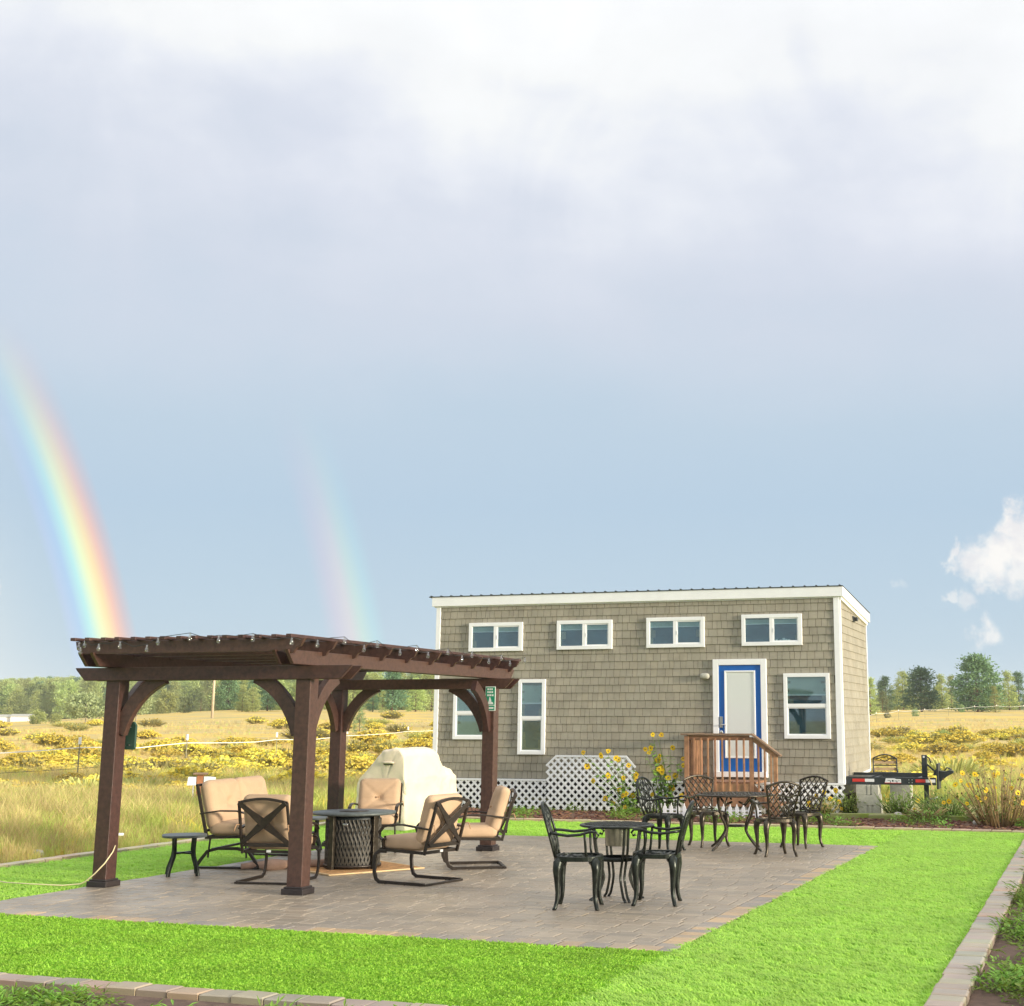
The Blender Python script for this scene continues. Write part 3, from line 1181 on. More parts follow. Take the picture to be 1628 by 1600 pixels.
for i, (x0, x1, z0, z1) in enumerate(LOW):
    w = .072
    fr = ring(MB(), x0, x1, z0, z1, w, -.062, -.002).build('window', M['trim'], house, .004)
    zm = [z0 + .50 * (z1 - z0), z0 + .485 * (z1 - z0), z0 + .505 * (z1 - z0)][i]
    MB().span((x0 + w, -.056, zm - .035), (x1 - w, -.012, zm + .035)).build('mullion', M['trim'], fr)
    ring(MB(), x0 + w, x1 - w, z0 + w, zm - .035, .020, -.044, -.012).build('sash', M['trim'], fr)
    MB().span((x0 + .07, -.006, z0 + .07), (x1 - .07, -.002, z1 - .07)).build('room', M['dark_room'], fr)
    zs = [z0 + w, zm + .31, zm + .22][i]
    MB().span((x0 + w, -.016, zs), (x1 - w, -.009, z1 - w)).build('shade', M['shade'], fr)
    if i:
        MB().span((x0 + w, -.024, zs - .03), (x1 - w, -.009, zs)).build('shade_bar', M['trim'], fr)
    pane(x0 + w, x1 - w, zm + .035, z1 - w, -.030, fr)
    pane(x0 + w + .02, x1 - w - .02, z0 + w + .02, zm - .055, -.034, fr)

# door
x0, x1, z0, z1 = DOOR
b = MB()
b.span((x0, -.07, z0 - .03), (x0 + .115, -.002, z1)).span((x1 - .115, -.07, z0 - .03), (x1, -.002, z1)).span((x0 + .115, -.07, z1 - .115), (x1 - .115, -.002, z1))
b.build('door_frame', M['trim'], house, .006)
dr = MB().span((x0 + .12, -.045, z0 + .085), (x1 - .12, -.004, z1 - .12)).build('door', M['blue'], house, .004)
MB().span((x0 + .02, -.12, z0 - .02), (x1 - .02, -.005, z0 + .08)).build('threshold', M['trim'], house, .004)
gx0, gx1, gz0, gz1 = x0 + .235, x1 - .225, z0 + .34, z1 - .225
ring(MB(), gx0, gx1, gz0, gz1, .034, -.066, -.044).build('glass_frame', M['trim'], dr, .006)
b = MB()
zz = gz0 + .05
while zz < gz1 - .06:
    b.box(((gx0 + gx1) / 2, -.049, zz), (gx1 - gx0 - .15, .005, .021))
    zz += .0225
tag(b.build('blind', M['blind'], dr), kind='stuff')
MB().span((gx0 + .034, -.0475, gz0 + .034), (gx1 - .034, -.0455, gz1 - .034)).build('blind_back', M['blind'], dr)
pane(gx0 + .034, gx1 - .034, gz0 + .034, gz1 - .034, -.054, dr, 'door_glass')
hx = x0 + .165
b = MB().box((hx, -.06, 1.74), (.062, .03, .13)).box((hx, -.058, 1.63), (.06, .035, .08))
b.build('keypad_lock', M['chrome'], dr, .005)
MB().tube([(hx, -.06, 1.645), (hx, -.105, 1.645), (hx + .11, -.105, 1.648)], .013, 8).build('door_handle', M['chrome'], dr)
b = MB()
b.lathe([(.034, 0), (.034, .012), (.028, .018)], 16)
b.v = [(p[0] + hx, -.045 - p[2], p[1] + 1.505) for p in b.v]
b.build('deadbolt', M['chrome'], dr)
# porch light and end wall camera
b = MB()
b.cushion((.19, .12, .12), .055, c=(-2.72, -.075, 2.60), n=6, puff=0)
wl = b.build('wall_lamp', M['block'], house)
MB().box((-2.72, -.024, 2.60), (.10, .02, .09)).build('mount', M['trim'], wl)
b = MB().box((.06, 1.75, 3.80), (.10, .14, .08))
b.box((.025, 1.75, 3.80), (.04, .2, .12))
b.build('floodlight', M['steel'], house, .01)

# trailer tongue with tape, jack, hitch plate and coupler
tg = MB().span((.032, .06, .525), (1.74, .13, .665)).build('tongue_beam', M['steel'], house, .004)
MB().span((.032, 1.05, .60), (1.40, 1.12, .715)).build('tongue_beam', M['steel'], house, .004)
MB().span((1.38, .13, .56), (1.46, 1.1, .66)).build('cross_beam', M['steel'], house)
MB().span((.55, .13, .58), (.62, 1.05, .66)).build('cross_beam', M['steel'], house)
MB().span((.032, .14, .655), (.50, 1.04, .668)).build('deck_plate', M['steel'], house)
for a, c, mt in ((.16, .40, 'red'), (.40, .58, 'white_tape'), (1.36, 1.55, 'red'), (1.55, 1.73, 'white_tape')):
    MB().span((a, .054, .575), (c - .003, .0595, .632)).build('reflector_tape', M[mt], tg)
st = MB()
st.prism([(.775, .555), (1.085, .555), (1.085, .632), (.99, .632), (.97, .645), (.80, .645)], lambda x, z, t: (x, t, z), .0535, .059)
st = st.build('sticker', M['white_tape'], tg)
b = MB()
for x, z, w, h in ((.86, .605, .05, .008), (.885, .585, .012, .035), (.93, .60, .03, .03), (.985, .598, .045, .010), (1.01, .58, .012, .03), (1.045, .60, .04, .008)):
    b.box((x, .0525, z), (w, .002, h))
b.build('sticker_marks', M['black_core'], st)
MB().span((.775, .0515, .556), (1.085, .0535, .566)).build('sticker_stripe', M['red'], st)
b = MB()
for x in (1.235, 1.295):
    for z in (.570, .622):
        b.box((x, .056, z), (.018, .012, .018))
b.build('bolts', M['chrome'], tg)
jk = MB().span((1.46, .30, .66), (1.56, .40, 1.08)).build('jack_sleeve', M['steel'], house, .004)
MB().span((1.485, .315, .08), (1.575, .385, .66)).build('jack_leg', M['steel'], jk)
MB().span((1.43, .25, .03), (1.63, .45, .075)).build('jack_foot', M['steel'], jk)
MB().box((1.505, .297, 1.045), (.035, .006, .035)).build('jack_label', M['white_tape'], jk)
MB().tube([(1.56, .35, 1.05), (1.60, .34, 1.02), (1.64, .33, .93)], .014).build('jack_crank', M['steel'], jk)
MB().tube([(1.575, .35, .26), (1.68, .35, .26), (1.73, .35, .30)], .016).build('jack_pin', M['chrome'], jk)
MB().bar((1.56, .35, .90), (1.83, .35, .66), .035, .03).build('brace', M['steel'], house)
MB().span((1.75, .10, .45), (1.785, .62, .92)).build('hitch_plate', M['steel'], house, .004)
b = MB()
b.prism([(1.66, .70), (1.75, .70), (1.75, .86)], lambda x, z, t: (x, t, z), .30, .36)
b.build('gusset', M['steel'], house)
b = MB()
b.prism([(1.785, .62), (1.80, .58), (1.92, .68), (2.05, .745), (2.05, .79), (1.98, .80), (1.90, .775), (1.785, .79)], lambda x, z, t: (x, t, z), .28, .42)
cp = b.build('coupler', M['steel'], house, .01)
MB().tube([(1.88, .35, .79), (1.93, .35, .845), (2.02, .35, .81)], .014).build('coupler_latch', M['steel'], cp)
MB().tube([(1.60, .04, .68), (1.64, .03, .60), (1.66, .03, .54), (1.65, .03, .43), (1.70, .03, .35), (1.69, .03, .28)], .013, 6).build('safety_chain', M['stem'], house)

# concrete blocks under the tongue
block_i = 0


def cblock(s, d, z, w, h, dp, label, cores=True):
    t = thing('concrete_block', label, 'block', hs(s, d, z), -HA, 'concrete blocks stacked under the trailer tongue')
    b = MB()
    if cores:
        q = w * .14
        for x0, x1 in ((-w / 2, -w / 2 + w * .42), (-w / 2 + w * .50, -w / 2 + w * .62), (-w / 2 + w * .70, w / 2)):
            b.span((x0, -dp / 2, 0), (x1, dp / 2, h))
        b.span((-w / 2 + .01, -dp / 2 + .02, .006), (w / 2 - .01, dp / 2 - .02, h - .006))
    else:
        b.span((-w / 2, -dp / 2, 0), (w / 2, dp / 2, h))
    b.build('block_body', M['block'], t, .004)


cblock(.47, -.16, -.05, .44, .19, .40, 'grey concrete block at the bottom of the stack nearest the house')
cblock(.46, -.16, .142, .43, .19, .40, 'solid faced grey concrete block in the middle of the stack nearest the house', False)
cblock(.45, -.16, .334, .42, .186, .40, 'split grey concrete block on top of the stack nearest the house')
cblock(.98, -.98, -.05, .40, .30, .40, 'shaded concrete block at the bottom of the stack behind under the far tongue beam', False)
cblock(.98, -.98, .252, .40, .30, .40, 'shaded concrete block on top of the stack behind under the far tongue beam', False)
MB().box((0, 0, .03), (.5, .5, .06)).build('paving_slab', M['block'], loc=hs(1.52, -.35, -.05), rz=-HA)
tag(bpy.data.objects['paving_slab'], 'flat concrete slab under the foot of the trailer jack', 'slab')


# lattice skirts
def clip_line(poly, p, d):
    lo, hi = -99, 99
    n = len(poly)
    for i in range(n):
        a, c = Vector(poly[i]), Vector(poly[(i + 1) % n])
        e = c - a
        nx = Vector((-e.y, e.x))            # inside is left of a counter clockwise edge
        den, num = nx.dot(d), nx.dot(a - p)
        if abs(den) < 1e-9:
            if num > 0:
                return None
            continue
        t = num / den
        if den > 0:
            lo = max(lo, t)
        else:
            hi = min(hi, t)
    return (lo, hi) if hi - lo > .02 else None


def lattice(poly, d, label, rail=True, top=()):
    x0, x1 = min(p[0] for p in poly), max(p[0] for p in poly)
    t = thing('lattice_panel', label, 'lattice', hs(x0, d, 0), -HA, 'white lattice panels round the foot of the house')
    poly = [(p[0] - x0, p[1]) for p in poly]
    w, pitch = .046, .154
    for sgn, y in ((1, .004), (-1, -.004)):
        dv = Vector((1, sgn)).normalized()
        k = -1.6
        while k < x1 - x0 + 1.6:
            c = clip_line(poly, Vector((k, 0)), dv)
            if c:
                a, e = Vector((k, 0)) + dv * c[0], Vector((k, 0)) + dv * c[1]
                MB().bar((a.x, y, a.y), (e.x, y, e.y), .008, w, (0, 0, 1)).build('slat', M['lattice'], t)
            k += pitch
    for a, e in top:
        MB().bar((a[0] - x0, -.008, a[1]), (e[0] - x0, -.008, e[1]), .022, .04).build('edge_rail', M['lattice'], t)
    return t


lattice([(-8.55, -.04), (-6.10, -.04), (-6.10, .535), (-8.55, .535)], .05, 'low white lattice skirt left of the taller clipped lattice panel', top=[((-8.55, .53), (-6.1, .53))])
lattice([(-6.07, -.04), (-4.16, -.04), (-4.16, .80), (-4.36, 1.02), (-5.85, 1.02), (-6.07, .82)], .11, 'tall white lattice panel with clipped upper corners behind the sunflowers',
        top=[((-6.07, .82), (-5.85, 1.02)), ((-5.86, 1.015), (-4.35, 1.015)), ((-4.36, 1.02), (-4.16, .8))])
lattice([(-4.13, -.04), (-1.04, -.04), (-1.04, .535), (-4.13, .535)], .05, 'low white lattice skirt running behind the wooden stair', top=[((-4.13, .53), (-1.04, .53))])
lattice([(-1.01, -.04), (.02, -.04), (.02, .535), (-1.01, .535)], .06, 'short white lattice skirt at the trailer end of the house', top=[((-1.01, .53), (.02, .53))])

# wooden stair and landing in front of the door
stair = thing('porch_stair', 'small cedar porch with balusters and a sloping handrail before the blue door', 'stair', hs(-2.82, 1.1), -HA)


def post(x, y, z0, z1, w=.09, nm='post'):
    MB().span((x - w / 2, y - w / 2, z0), (x + w / 2, y + w / 2, z1)).build(nm, M['cedar'], stair, .004)


post(.0, .0, -.05, 1.44)
post(1.26, .0, -.05, 1.42, .075)
post(1.72, .0, -.05, 1.06, .07)
post(.0, 1.02, -.05, 1.44, .075)
for i in range(8):
    MB().span((-.05, .0 + i * .13, .555), (1.32, .122 + i * .13, .59)).build('deck_board', M['cedar'], stair, .003)
MB().span((.046, -.03, .40), (1.22, .006, .555)).build('rim_board', M['cedar'], stair, .003)
MB().span((.046, -.018, .14), (1.22, .004, .385)).build('riser_board', M['cedar'], stair, .003)
MB().span((-.036, .05, .36), (-.004, 1.0, .55)).build('rim_board', M['cedar'], stair, .003)
for i in range(2):
    MB().span((1.33 + .2 * i, .04, .36 - .2 * i), (1.60 + .2 * i, 1.0, .395 - .2 * i)).build('tread', M['cedar'], stair, .003)
b = MB()
b.prism([(1.30, .55), (1.82, .05), (1.70, -.05), (1.30, .34)], lambda x, z, t: (x, t, z), -.02, .02)
b.build('stringer', M['cedar'], stair)
MB().span((.046, -.02, 1.36), (1.222, .02, 1.45)).build('rail', M['cedar'], stair, .003)
MB().bar((1.30, 0, 1.385), (1.76, 0, 1.045), .04, .085).build('rail', M['cedar'], stair, .003)
MB().span((-.02, .05, 1.36), (.02, .98, 1.45)).build('rail', M['cedar'], stair, .003)
b = MB().span((-.11, -.075, 1.452), (1.30, .075, 1.487)).build('cap_rail', M['cedar_grey'], stair, .004)
MB().bar((1.288, 0, 1.468), (1.83, 0, 1.075), .15, .035).build('cap_rail', M['cedar_grey'], stair, .004)
MB().span((-.075, .078, 1.452), (.075, 1.05, 1.487)).build('cap_rail', M['cedar_grey'], stair, .004)
for i in range(1, 9):
    x = .14 * i
    MB().span((x - .018, -.045, .42), (x + .018, -.021, 1.40)).build('baluster', M['cedar'], stair, .003)
for x, zt, zb in ((1.40, 1.30, .30), (1.52, 1.21, .22), (1.64, 1.12, .12)):
    MB().span((x - .018, -.045, zb), (x + .018, -.021, zt)).build('baluster', M['cedar'], stair, .003)
for i in range(1, 8):
    y = .12 * i + .02
    MB().span((.021, y - .018, .42), (.045, y + .018, 1.40)).build('baluster', M['cedar'], stair, .003)

pk = thing('picket_border', 'low white picket border standing in the mulch before the cedar porch', 'fence', hs(-3.1, 1.75, -.03), -HA)
pk.scale = (1, 1, .64)
for i in range(15):
    x = .02 + i * .125
    b = MB()
    b.prism([(x - .033, 0), (x + .033, 0), (x + .033, .28), (x + .012, .33), (x, .40), (x - .012, .33), (x - .033, .28)], lambda a, c, t: (a, t, c), -.01, .01)
    b.build('picket', M['lattice'], pk)
for z in (.09, .19):
    MB().span((-.03, .011, z), (1.85, .028, z + .045)).build('rail', M['lattice'], pk)

for (a, c, lab) in (((3.45, 26.15), (4.62, 25.97), 'mossy landscape timber in front of the short lattice skirt'),
                    ((4.10, 25.80), (5.25, 25.55), 'grey landscape timber with a green mossy top beside the concrete blocks'),
                    ((5.1, 25.60), (6.4, 25.15), 'mossy landscape timber running towards the dry weed clump')):
    a, c = Vector((*a, 0)), Vector((*c, 0))
    t = MB().bar((0, 0, .03), (c.x - a.x, c.y - a.y, .035), .12, .13).build('landscape_timber', M['timber_moss'], None, .01, loc=(a.x, a.y, -.03))
    tag(t, lab, 'timber')


# ------------------------------------------------------------------ pergola
PA = R(16.6)
PO = yd(-10.47, 12.72)
perg = thing('pergola', 'dark reddish brown timber pergola over the cushioned seating', 'pergola', PO, -PA)


def pg(x, y, z=0.0):
    return PO + Vector((x * math.cos(PA) + y * math.sin(PA), -x * math.sin(PA) + y * math.cos(PA), z))


PW, PD, W_ = 2.34, 4.98, .172
for x in (0, PW):
    for y in (0, PD):
        p = MB().span((x - W_ / 2, y - W_ / 2, 0), (x + W_ / 2, y + W_ / 2, 2.30)).build('post', M['timber'], perg, .006)
        b = MB().box((x, y, .03), (W_ + .075, W_ + .075, .06))
        b.box((x, y, .069), (W_ + .04, W_ + .04, .018))
        b.build('post_skirt', M['post_cap'], p, .006)


def beam(x0, x1, z0, z1, fn, t0, t1, nm, cut=.13):
    b = MB()
    b.prism([(x0 + cut, z0), (x1 - cut, z0), (x1 - .02, z1 - .03), (x1, z1), (x0, z1), (x0 + .02, z1 - .03)], fn, t0, t1)
    return b.build(nm, M['timber'], perg, .004)


alongx = lambda q, z, t: (q, t, z)
alongy = lambda q, z, t: (t, q, z)
for y, xa, xb in ((0, -.47, 2.92), (PD, -.40, 2.72)):
    beam(xa, xb, 2.165, 2.305, alongx, y - W_ / 2 - .04, y - W_ / 2 - .002, 'beam')
    beam(xa, xb, 2.165, 2.305, alongx, y + W_ / 2 + .002, y + W_ / 2 + .04, 'beam')
for x in (0, PW):
    for s in (-1, 1):
        beam(-.58, PD + .62, 2.307, 2.45, alongy, x + s * .075 - .02, x + s * .075 + .02, 'cross_beam')
b = MB()
b.prism([(-.14, 2.48), (-.06, 2.432), (2.34, 2.432), (2.40, 2.405), (2.47, 2.415), (2.51, 2.47), (2.55, 2.48), (2.60, 2.565), (-.16, 2.565)], alongx, -.02, .02)
raf = b.mesh('rafter', M['timber'])
for i in range(10):
    obj('rafter', raf, perg, .003, loc=(0, -.52 + .655 * i, 0))
sl = MB().span((-.03, -.66, 2.567), (.03, PD + .68, 2.60)).mesh('slat', M['timber'])
for i in range(15):
    o = obj('slat', sl, perg, .003, loc=(-.10 + .185 * i, rnd.uniform(-.02, .02), 0))


def brace(x, y, dx, dy):
    c0, c1, c2 = (.075, 1.60), (.20, 2.03), (.60, 2.20)
    pts = []
    for i in range(9):
        t = i / 8
        q = [(1 - t) ** 2 * c0[k] + 2 * t * (1 - t) * c1[k] + t * t * c2[k] for k in (0, 1)]
        pts.append((x + dx * q[0], y + dy * q[0], q[1]))
    sd_ = Vector((dx, dy, 0)).cross(Vector((0, 0, 1)))
    MB().strap(pts, .145, .075, sd_).build('brace', M['timber'], perg, .004)


for x, dx in ((0, 1), (PW, -1)):
    for y, dy in ((0, 1), (PD, -1)):
        brace(x, y, dx, 0)
        brace(x, y, 0, dy)

# string lights: the wire loops between slats along the front and the right side
lights = thing('string_lights', 'string of clear round bulbs looped along two sides of the pergola roof', 'string lights', pg(0, 0, 0), -PA)
FR = [(-.02, -.66, 2.50), (.02, -.68, 2.45), (.05, -.66, 2.52), (.26, -.70, 2.48), (.52, -.70, 2.50), (.85, -.70, 2.46), (.98, -.70, 2.53), (1.36, -.70, 2.57), (1.70, -.70, 2.54),
      (2.10, -.70, 2.55), (2.52, -.66, 2.51)]
RT = [(2.63, -.28 + .44 * i + (.07 if i % 3 else -.06), 2.51 + (.05 if i % 2 else -.01)) for i in range(14)]
pts = []
for p in FR + RT:
    if pts:
        q = pts[-1]
        pts.append(((q[0] + p[0]) / 2, (q[1] + p[1]) / 2, min(q[2], p[2]) + .035))
    pts.append((p[0], p[1], p[2] + .055))
MB().tube(pts, .0035, 5).build('wire', M['wire'], lights)
b = MB()
b.lathe([(.003, -.026), (.014, -.024), (.023, -.011), (.023, .004), (.014, .02), (.011, .026), (.011, .05)], 12)
bm_ = b.mesh('bulb', M['bulb'])
for p in FR + RT:
    obj('bulb', bm_, lights, loc=p)

# green sign on the back right post; its text is too small to read in the photograph, so it is set as short white bars
sg = thing('park_sign', 'small green and white notice high on the pergola post nearest the house', 'sign', pg(PW + .055, PD - W_ / 2 - .062, 2.03), -PA)
MB().span((-.075, -.004, -.165), (.075, .004, .165)).build('sign_plate', M['sign_white'], sg, .003)
MB().span((-.066, -.0055, -.155), (.066, -.0042, .155)).build('green_field', M['green_sign'], sg)
b = MB()
for z, ws in ((.128, (.030, .022, .026)), (.088, (.024, .030, .028)), (.046, (.026, .034, .030))):
    x = -.045
    for w in ws:
        b.span((x, -.0075, z - .012), (x + w - .004, -.0058, z + .012))
        x += w + .003
b.span((-.066, -.0075, -.093), (.066, -.0058, -.085))
b.span((-.050, -.0075, -.137), (.050, -.0058, -.115))
b.build('lettering', M['sign_white'], sg)
b = MB()
b.prism([(-.035, -.075), (.045, -.075), (.04, -.05), (.018, -.045), (.01, -.01), (-.002, .022), (-.012, .022), (-.020, -.02), (-.032, -.06)], lambda x, z, t: (x, t, z), -.0075, -.0058)
b.build('pictogram', M['sign_white'], sg)
gb = thing('post_sign', 'dark green rounded board fixed behind the outermost pergola post', 'sign', pg(.075, W_ / 2 + .03, 1.575), -PA)
b = MB()
b.prism([(-.10, -.15), (.10, -.15), (.12, -.13), (.12, .11), (.09, .15), (-.10, .15)], lambda x, z, t: (x, t, z), -.015, .015)
b.build('board', M['dark_green'], gb, .004)
for z in (-.10, .09):
    MB().box((.055, -.018, z), (.012, .008, .012)).build('screw', M['chrome'], gb)

# ------------------------------------------------------------------ cushioned rocker chairs, local +y is the way the chair faces
def rocker():
    t = thing('patio_chair', '', 'chair')
    tilt = Matrix.Rotation(R(15), 3, 'X')
    MB().cushion((.58, .58, .15), .06, c=(0, .02, .445), puff=.12).build('seat_cushion', M['cushion'], t)
    b = MB()
    mt = tilt @ Matrix.Rotation(R(90), 3, 'X')
    b.cushion((.57, .57, .15), .07, mt, (0, -.29, .71), 24, .25, ((0, 0),), .13)
    bc = b.build('back_cushion', M['cushion'], t)
    MB().cushion((.028, .028, .02), .008, mt, (0, -.205, .735), 4, 0).build('button', M['piping'], bc)

    def bk(x, z):                       # point on the reclined back plane
        v = tilt @ Vector((x, 0, z - .40))
        return (v.x, v.y - .335, v.z + .40)
    fl = M['frame']
    b = MB()
    b.strap([bk(-.285, .33), bk(-.285, .55), bk(-.28, .92)], .032, .024, (1, 0, 0))
    b.strap([bk(.285, .33), bk(.285, .55), bk(.28, .92)], .032, .024, (1, 0, 0))
    b.strap([bk(-.285 + .57 * i / 8, .92 + .045 * math.sin(math.pi * i / 8)) for i in range(9)], .030, .030)
    b.bar(bk(-.28, .43), bk(.28, .43), .026, .042)
    b.build('back_frame', fl, t, .003)
    for s in (-1, 1):
        pts, secs = [], []
        for i in range(9):
            q = i / 8
            pts.append(Vector(bk(s * (-.275 + .55 * q), .445 + .475 * q)) + Vector((0, -.022 - .004 * s, 0)))
            w = .026 + .022 * math.exp(-((q - .5) / .2) ** 2)
            secs.append([(-w, -.008), (w, -.008), (w, .008), (-w, .008)])
        MB().sweep(pts, secs, (0, 1, 0)).build('cross_slat', fl, t, .002)
    b = MB()
    b.strap([(-.285, -.30, .352), (-.285, .29, .372), (.285, .29, .372), (.285, -.30, .352)], .03, .035, close=True)
    b.bar((-.285, .0, .36), (.285, 0, .36), .03, .012)
    b.build('seat_frame', fl, t, .003)
    for s in (-1, 1):
        x = s * .315
        pts = [bk(s * .295, .62), (x, -.22, .635), (x, -.05, .655), (x, .12, .65), (x, .235, .62), (x, .285, .565), (x, .275, .505), (x, .235, .478), (x, .20, .495), (x, .205, .525)]
        a = MB().strap(pts, .045, .018, (0, 0, 1)).build('armrest', fl, t, .003)
        MB().strap([(x, .235, .474), (s * .30, .235, .43), (s * .292, .235, .385)], .04, .022, (0, 1, 0)).build('arm_support', fl, a)
        pts = [(s * .292, .20, .355), (s * .305, .29, .352), (s * .315, .335, .315), (s * .318, .345, .22), (s * .318, .335, .11), (s * .318, .31, .045), (s * .318, .26, .014),
               (s * .316, .0, .012), (s * .316, -.36, .012)]
        MB().strap(pts, .042, .020, (1, 0, 0)).build('runner', fl, t, .003)
    MB().bar((-.335, -.36, .013), (.335, -.36, .013), .036, .022).build('cross_bar', fl, t, .003)
    MB().box((.02, -.312, .358), (.05, .006, .028)).build('tag', M['pvc'], t)
    for s in (-1, 1):
        MB().tube([bk(s * .285, .66), (s * .30, -.46, .66), (s * .312, -.47, .62), (s * .315, -.48, .585)], .006, 5).build('tie', M['piping'], t)
    return t


ch = rocker()
GRP = 'tan cushioned rocker chairs under the pergola'
ch.location, ch.rotation_euler = (-4.02, 15.95, 0), (0, 0, R(79 - 90))
tag(ch, 'tan rocker chair with a cross back, half hidden behind the nearest pergola post', None, GRP)
ch.scale = (1, 1, .955)
place(ch, (-2.47, 15.85, 0), R(150 - 90), 'tan rocker chair with a cross back in full view right of the fire table', GRP)
place(ch, (-2.05, 17.45, 0), R(-168 - 90), 'tan rocker chair seen side on against the pergola post with the green notice', GRP)
place(ch, (-3.62, 19.45, 0), R(-88 - 90), 'tan rocker chair facing forward behind the fire table and before the cream grill cover', GRP)

# loveseat glider, local +y is the way it faces
lv = thing('loveseat', 'tan cushioned loveseat glider on a dark steel frame by the weeds', 'loveseat', (-4.83, 17.98, 0), R(-8 - 90))
lv.scale = (1.24, 1, 1)
tilt = Matrix.Rotation(R(14), 3, 'X')
mt = tilt @ Matrix.Rotation(R(90), 3, 'X')
for s in (-1, 1):
    MB().cushion((.66, .60, .16), .06, c=(s * .335, .03, .46), puff=.12).build('seat_cushion', M['cushion'], lv)
    MB().cushion((.665, .60, .19), .09, mt, (s * .335, -.28, .73), 24, .22, ((0, 0),), .10).build('back_cushion', M['cushion'], lv)
b = MB()
for s in (-1, 1):
    b.strap([(s * .69, -.26, .36), (s * .69, -.31, .55), (s * .69, -.42, .98)], .035, .024, (1, 0, 0))
b.bar((-.69, -.42, .97), (.69, -.42, .97), .03, .03)
b.bar((-.69, -.29, .44), (.69, -.29, .44), .03, .03)
b.build('back_frame', M['frame'], lv, .003)
b = MB().strap([(-.69, -.27, .365), (-.69, .31, .378), (.69, .31, .378), (.69, -.27, .365)], .032, .036, close=True)
b.build('seat_frame', M['frame'], lv, .003)
for s in (-1, 1):
    x = s * .72
    a = MB().strap([(x, -.34, .64), (x, -.1, .675), (x, .12, .675), (x, .28, .635), (x, .33, .56), (x, .29, .51), (x, .25, .53)], .045, .018).build('armrest', M['frame'], lv, .003)
    MB().strap([(x, .29, .50), (x, .29, .38)], .04, .022, (0, 1, 0)).build('arm_support', M['frame'], a)
    pts = [(s * .66, -.40, .012), (s * .66, -.34, .10), (s * .66, -.26, .20), (s * .66, -.12, .235), (s * .66, .12, .235), (s * .66, .26, .20), (s * .66, .34, .10), (s * .66, .40, .012)]
    MB().strap(pts, .035, .028, (1, 0, 0)).build('glider_leg', M['frame'], lv, .003)
    MB().strap([(s * .66, -.40, .014), (s * .66, .40, .014)], .035, .024, (0, 0, 1)).build('floor_bar', M['frame'], lv, .003)
    for y in (-.22, .22):
        MB().bar((s * .68, y, .36), (s * .675, y * 1.1, .13), .022, .012, (0, 1, 0)).build('swing_arm', M['frame'], lv)
for y in (-.20, .20):
    MB().bar((-.66, y, .225), (.66, y, .225), .03, .025).build('stretcher', M['frame'], lv)

# fire table on its mat
FT = Vector((-3.47, 17.25, 0))
ft = thing('fire_table', 'round dark fire table with a woven drum body and slate top', 'table', FT, R(12))
b = MB()
b.lathe([(.45, .628), (.495, .634), (.502, .648), (.495, .662), (.10, .664), (.02, .664)], 48)
tp = b.build('table_top', M['table_green'], ft)
b = MB()
b.lathe([(.18, .665), (.17, .672), (.02, .673)], 28)
b.build('burner_lid', M['frame'], tp)
b = MB()
b.lathe([(.30, .03), (.315, .05), (.315, .59), (.30, .62)], 36)
b.build('drum', M['black_core'], ft)
b = MB()
nb, turns = 44, .6
for sg_ in (-1, 1):
    for k in range(nb):
        a0 = 2 * math.pi * k / nb
        b.strap([((.324 + .004 * math.sin(i * math.pi + (0 if sg_ > 0 else math.pi))) * math.cos(a0 + sg_ * turns * i / 12), (.324 + .004 * math.sin(i * 1.57 + (0 if sg_ > 0 else 3.14))) * math.sin(a0 + sg_ * turns * i / 12), .06 + .52 * i / 12)
                 for i in range(13)], .020, .006, (math.cos(a0), math.sin(a0), 0))
b = tag(b.build('weave', M['wicker'], ft), kind='stuff')
for k in range(4):
    a = R(45 + 90 * k)
    c, s = math.cos(a), math.sin(a)
    MB().bar((.355 * c, .355 * s, 0), (.355 * c, .355 * s, .63), .075, .035, (c, s, 0)).build('leg', M['alu'], ft, .003)
b = MB()
b.lathe([(.335, .045), (.345, .03), (.345, .06), (.30, .065)], 36)
b.build('base_ring', M['frame'], ft)
MB().cushion((.07, .012, .03), .005, Matrix.Rotation(R(-30), 3, 'Z'), (FT.x * 0 - .10, -.333, .53), 4, 0).build('badge', M['chrome'], ft)
mt_ = thing('floor_mat', 'square orange tan woven mat lying under the fire table', 'mat', (-3.48, 17.28, 0), R(40))
MB().span((-.60, -.60, .004), (.60, .60, .014)).build('mat_body', M['mat'], mt_)
b = MB()
for a, c in (((-.63, -.63), (.63, -.595)), ((-.63, .595), (.63, .63)), ((-.63, -.595), (-.595, .595)), ((.595, -.595), (.63, .595))):
    b.span((*a, .003), (*c, .017))
b.build('border', M['mat_edge'], mt_)


# small side tables with a lobed top
def side_table(loc, rz, label):
    t = thing('side_table', label, 'table', loc, rz, 'small dark side tables by the loveseat')
    n = 48
    poly = []
    for i in range(n):
        a = 2 * math.pi * i / n
        rr = .262 * (1 + .055 * math.cos(4 * a + math.pi))
        poly.append((rr * math.cos(a), rr * math.sin(a)))
    MB().prism(poly, lambda x, y, z: (x, y, z), .425, .452).build('table_top', M['table_green'], t, .006)
    for k in range(4):
        a = R(45 + 90 * k)
        c, s = math.cos(a), math.sin(a)
        prof = [(.155, .425), (.150, .36), (.145, .28), (.155, .21), (.185, .14), (.215, .07), (.228, .0)]
        MB().strap([(q * c, q * s, z) for q, z in prof], .045, .026, (-s, c, 0)).build('leg', M['alu_green'], t, .004)
    for k in range(2):
        a = R(45 + 90 * k)
        c, s = math.cos(a), math.sin(a)
        MB().bar((-.14 * c, -.14 * s, .25 - .004 * k), (.14 * c, .14 * s, .25 - .004 * k), .03, .02).build('stretcher', M['alu_green'], t)
    return t


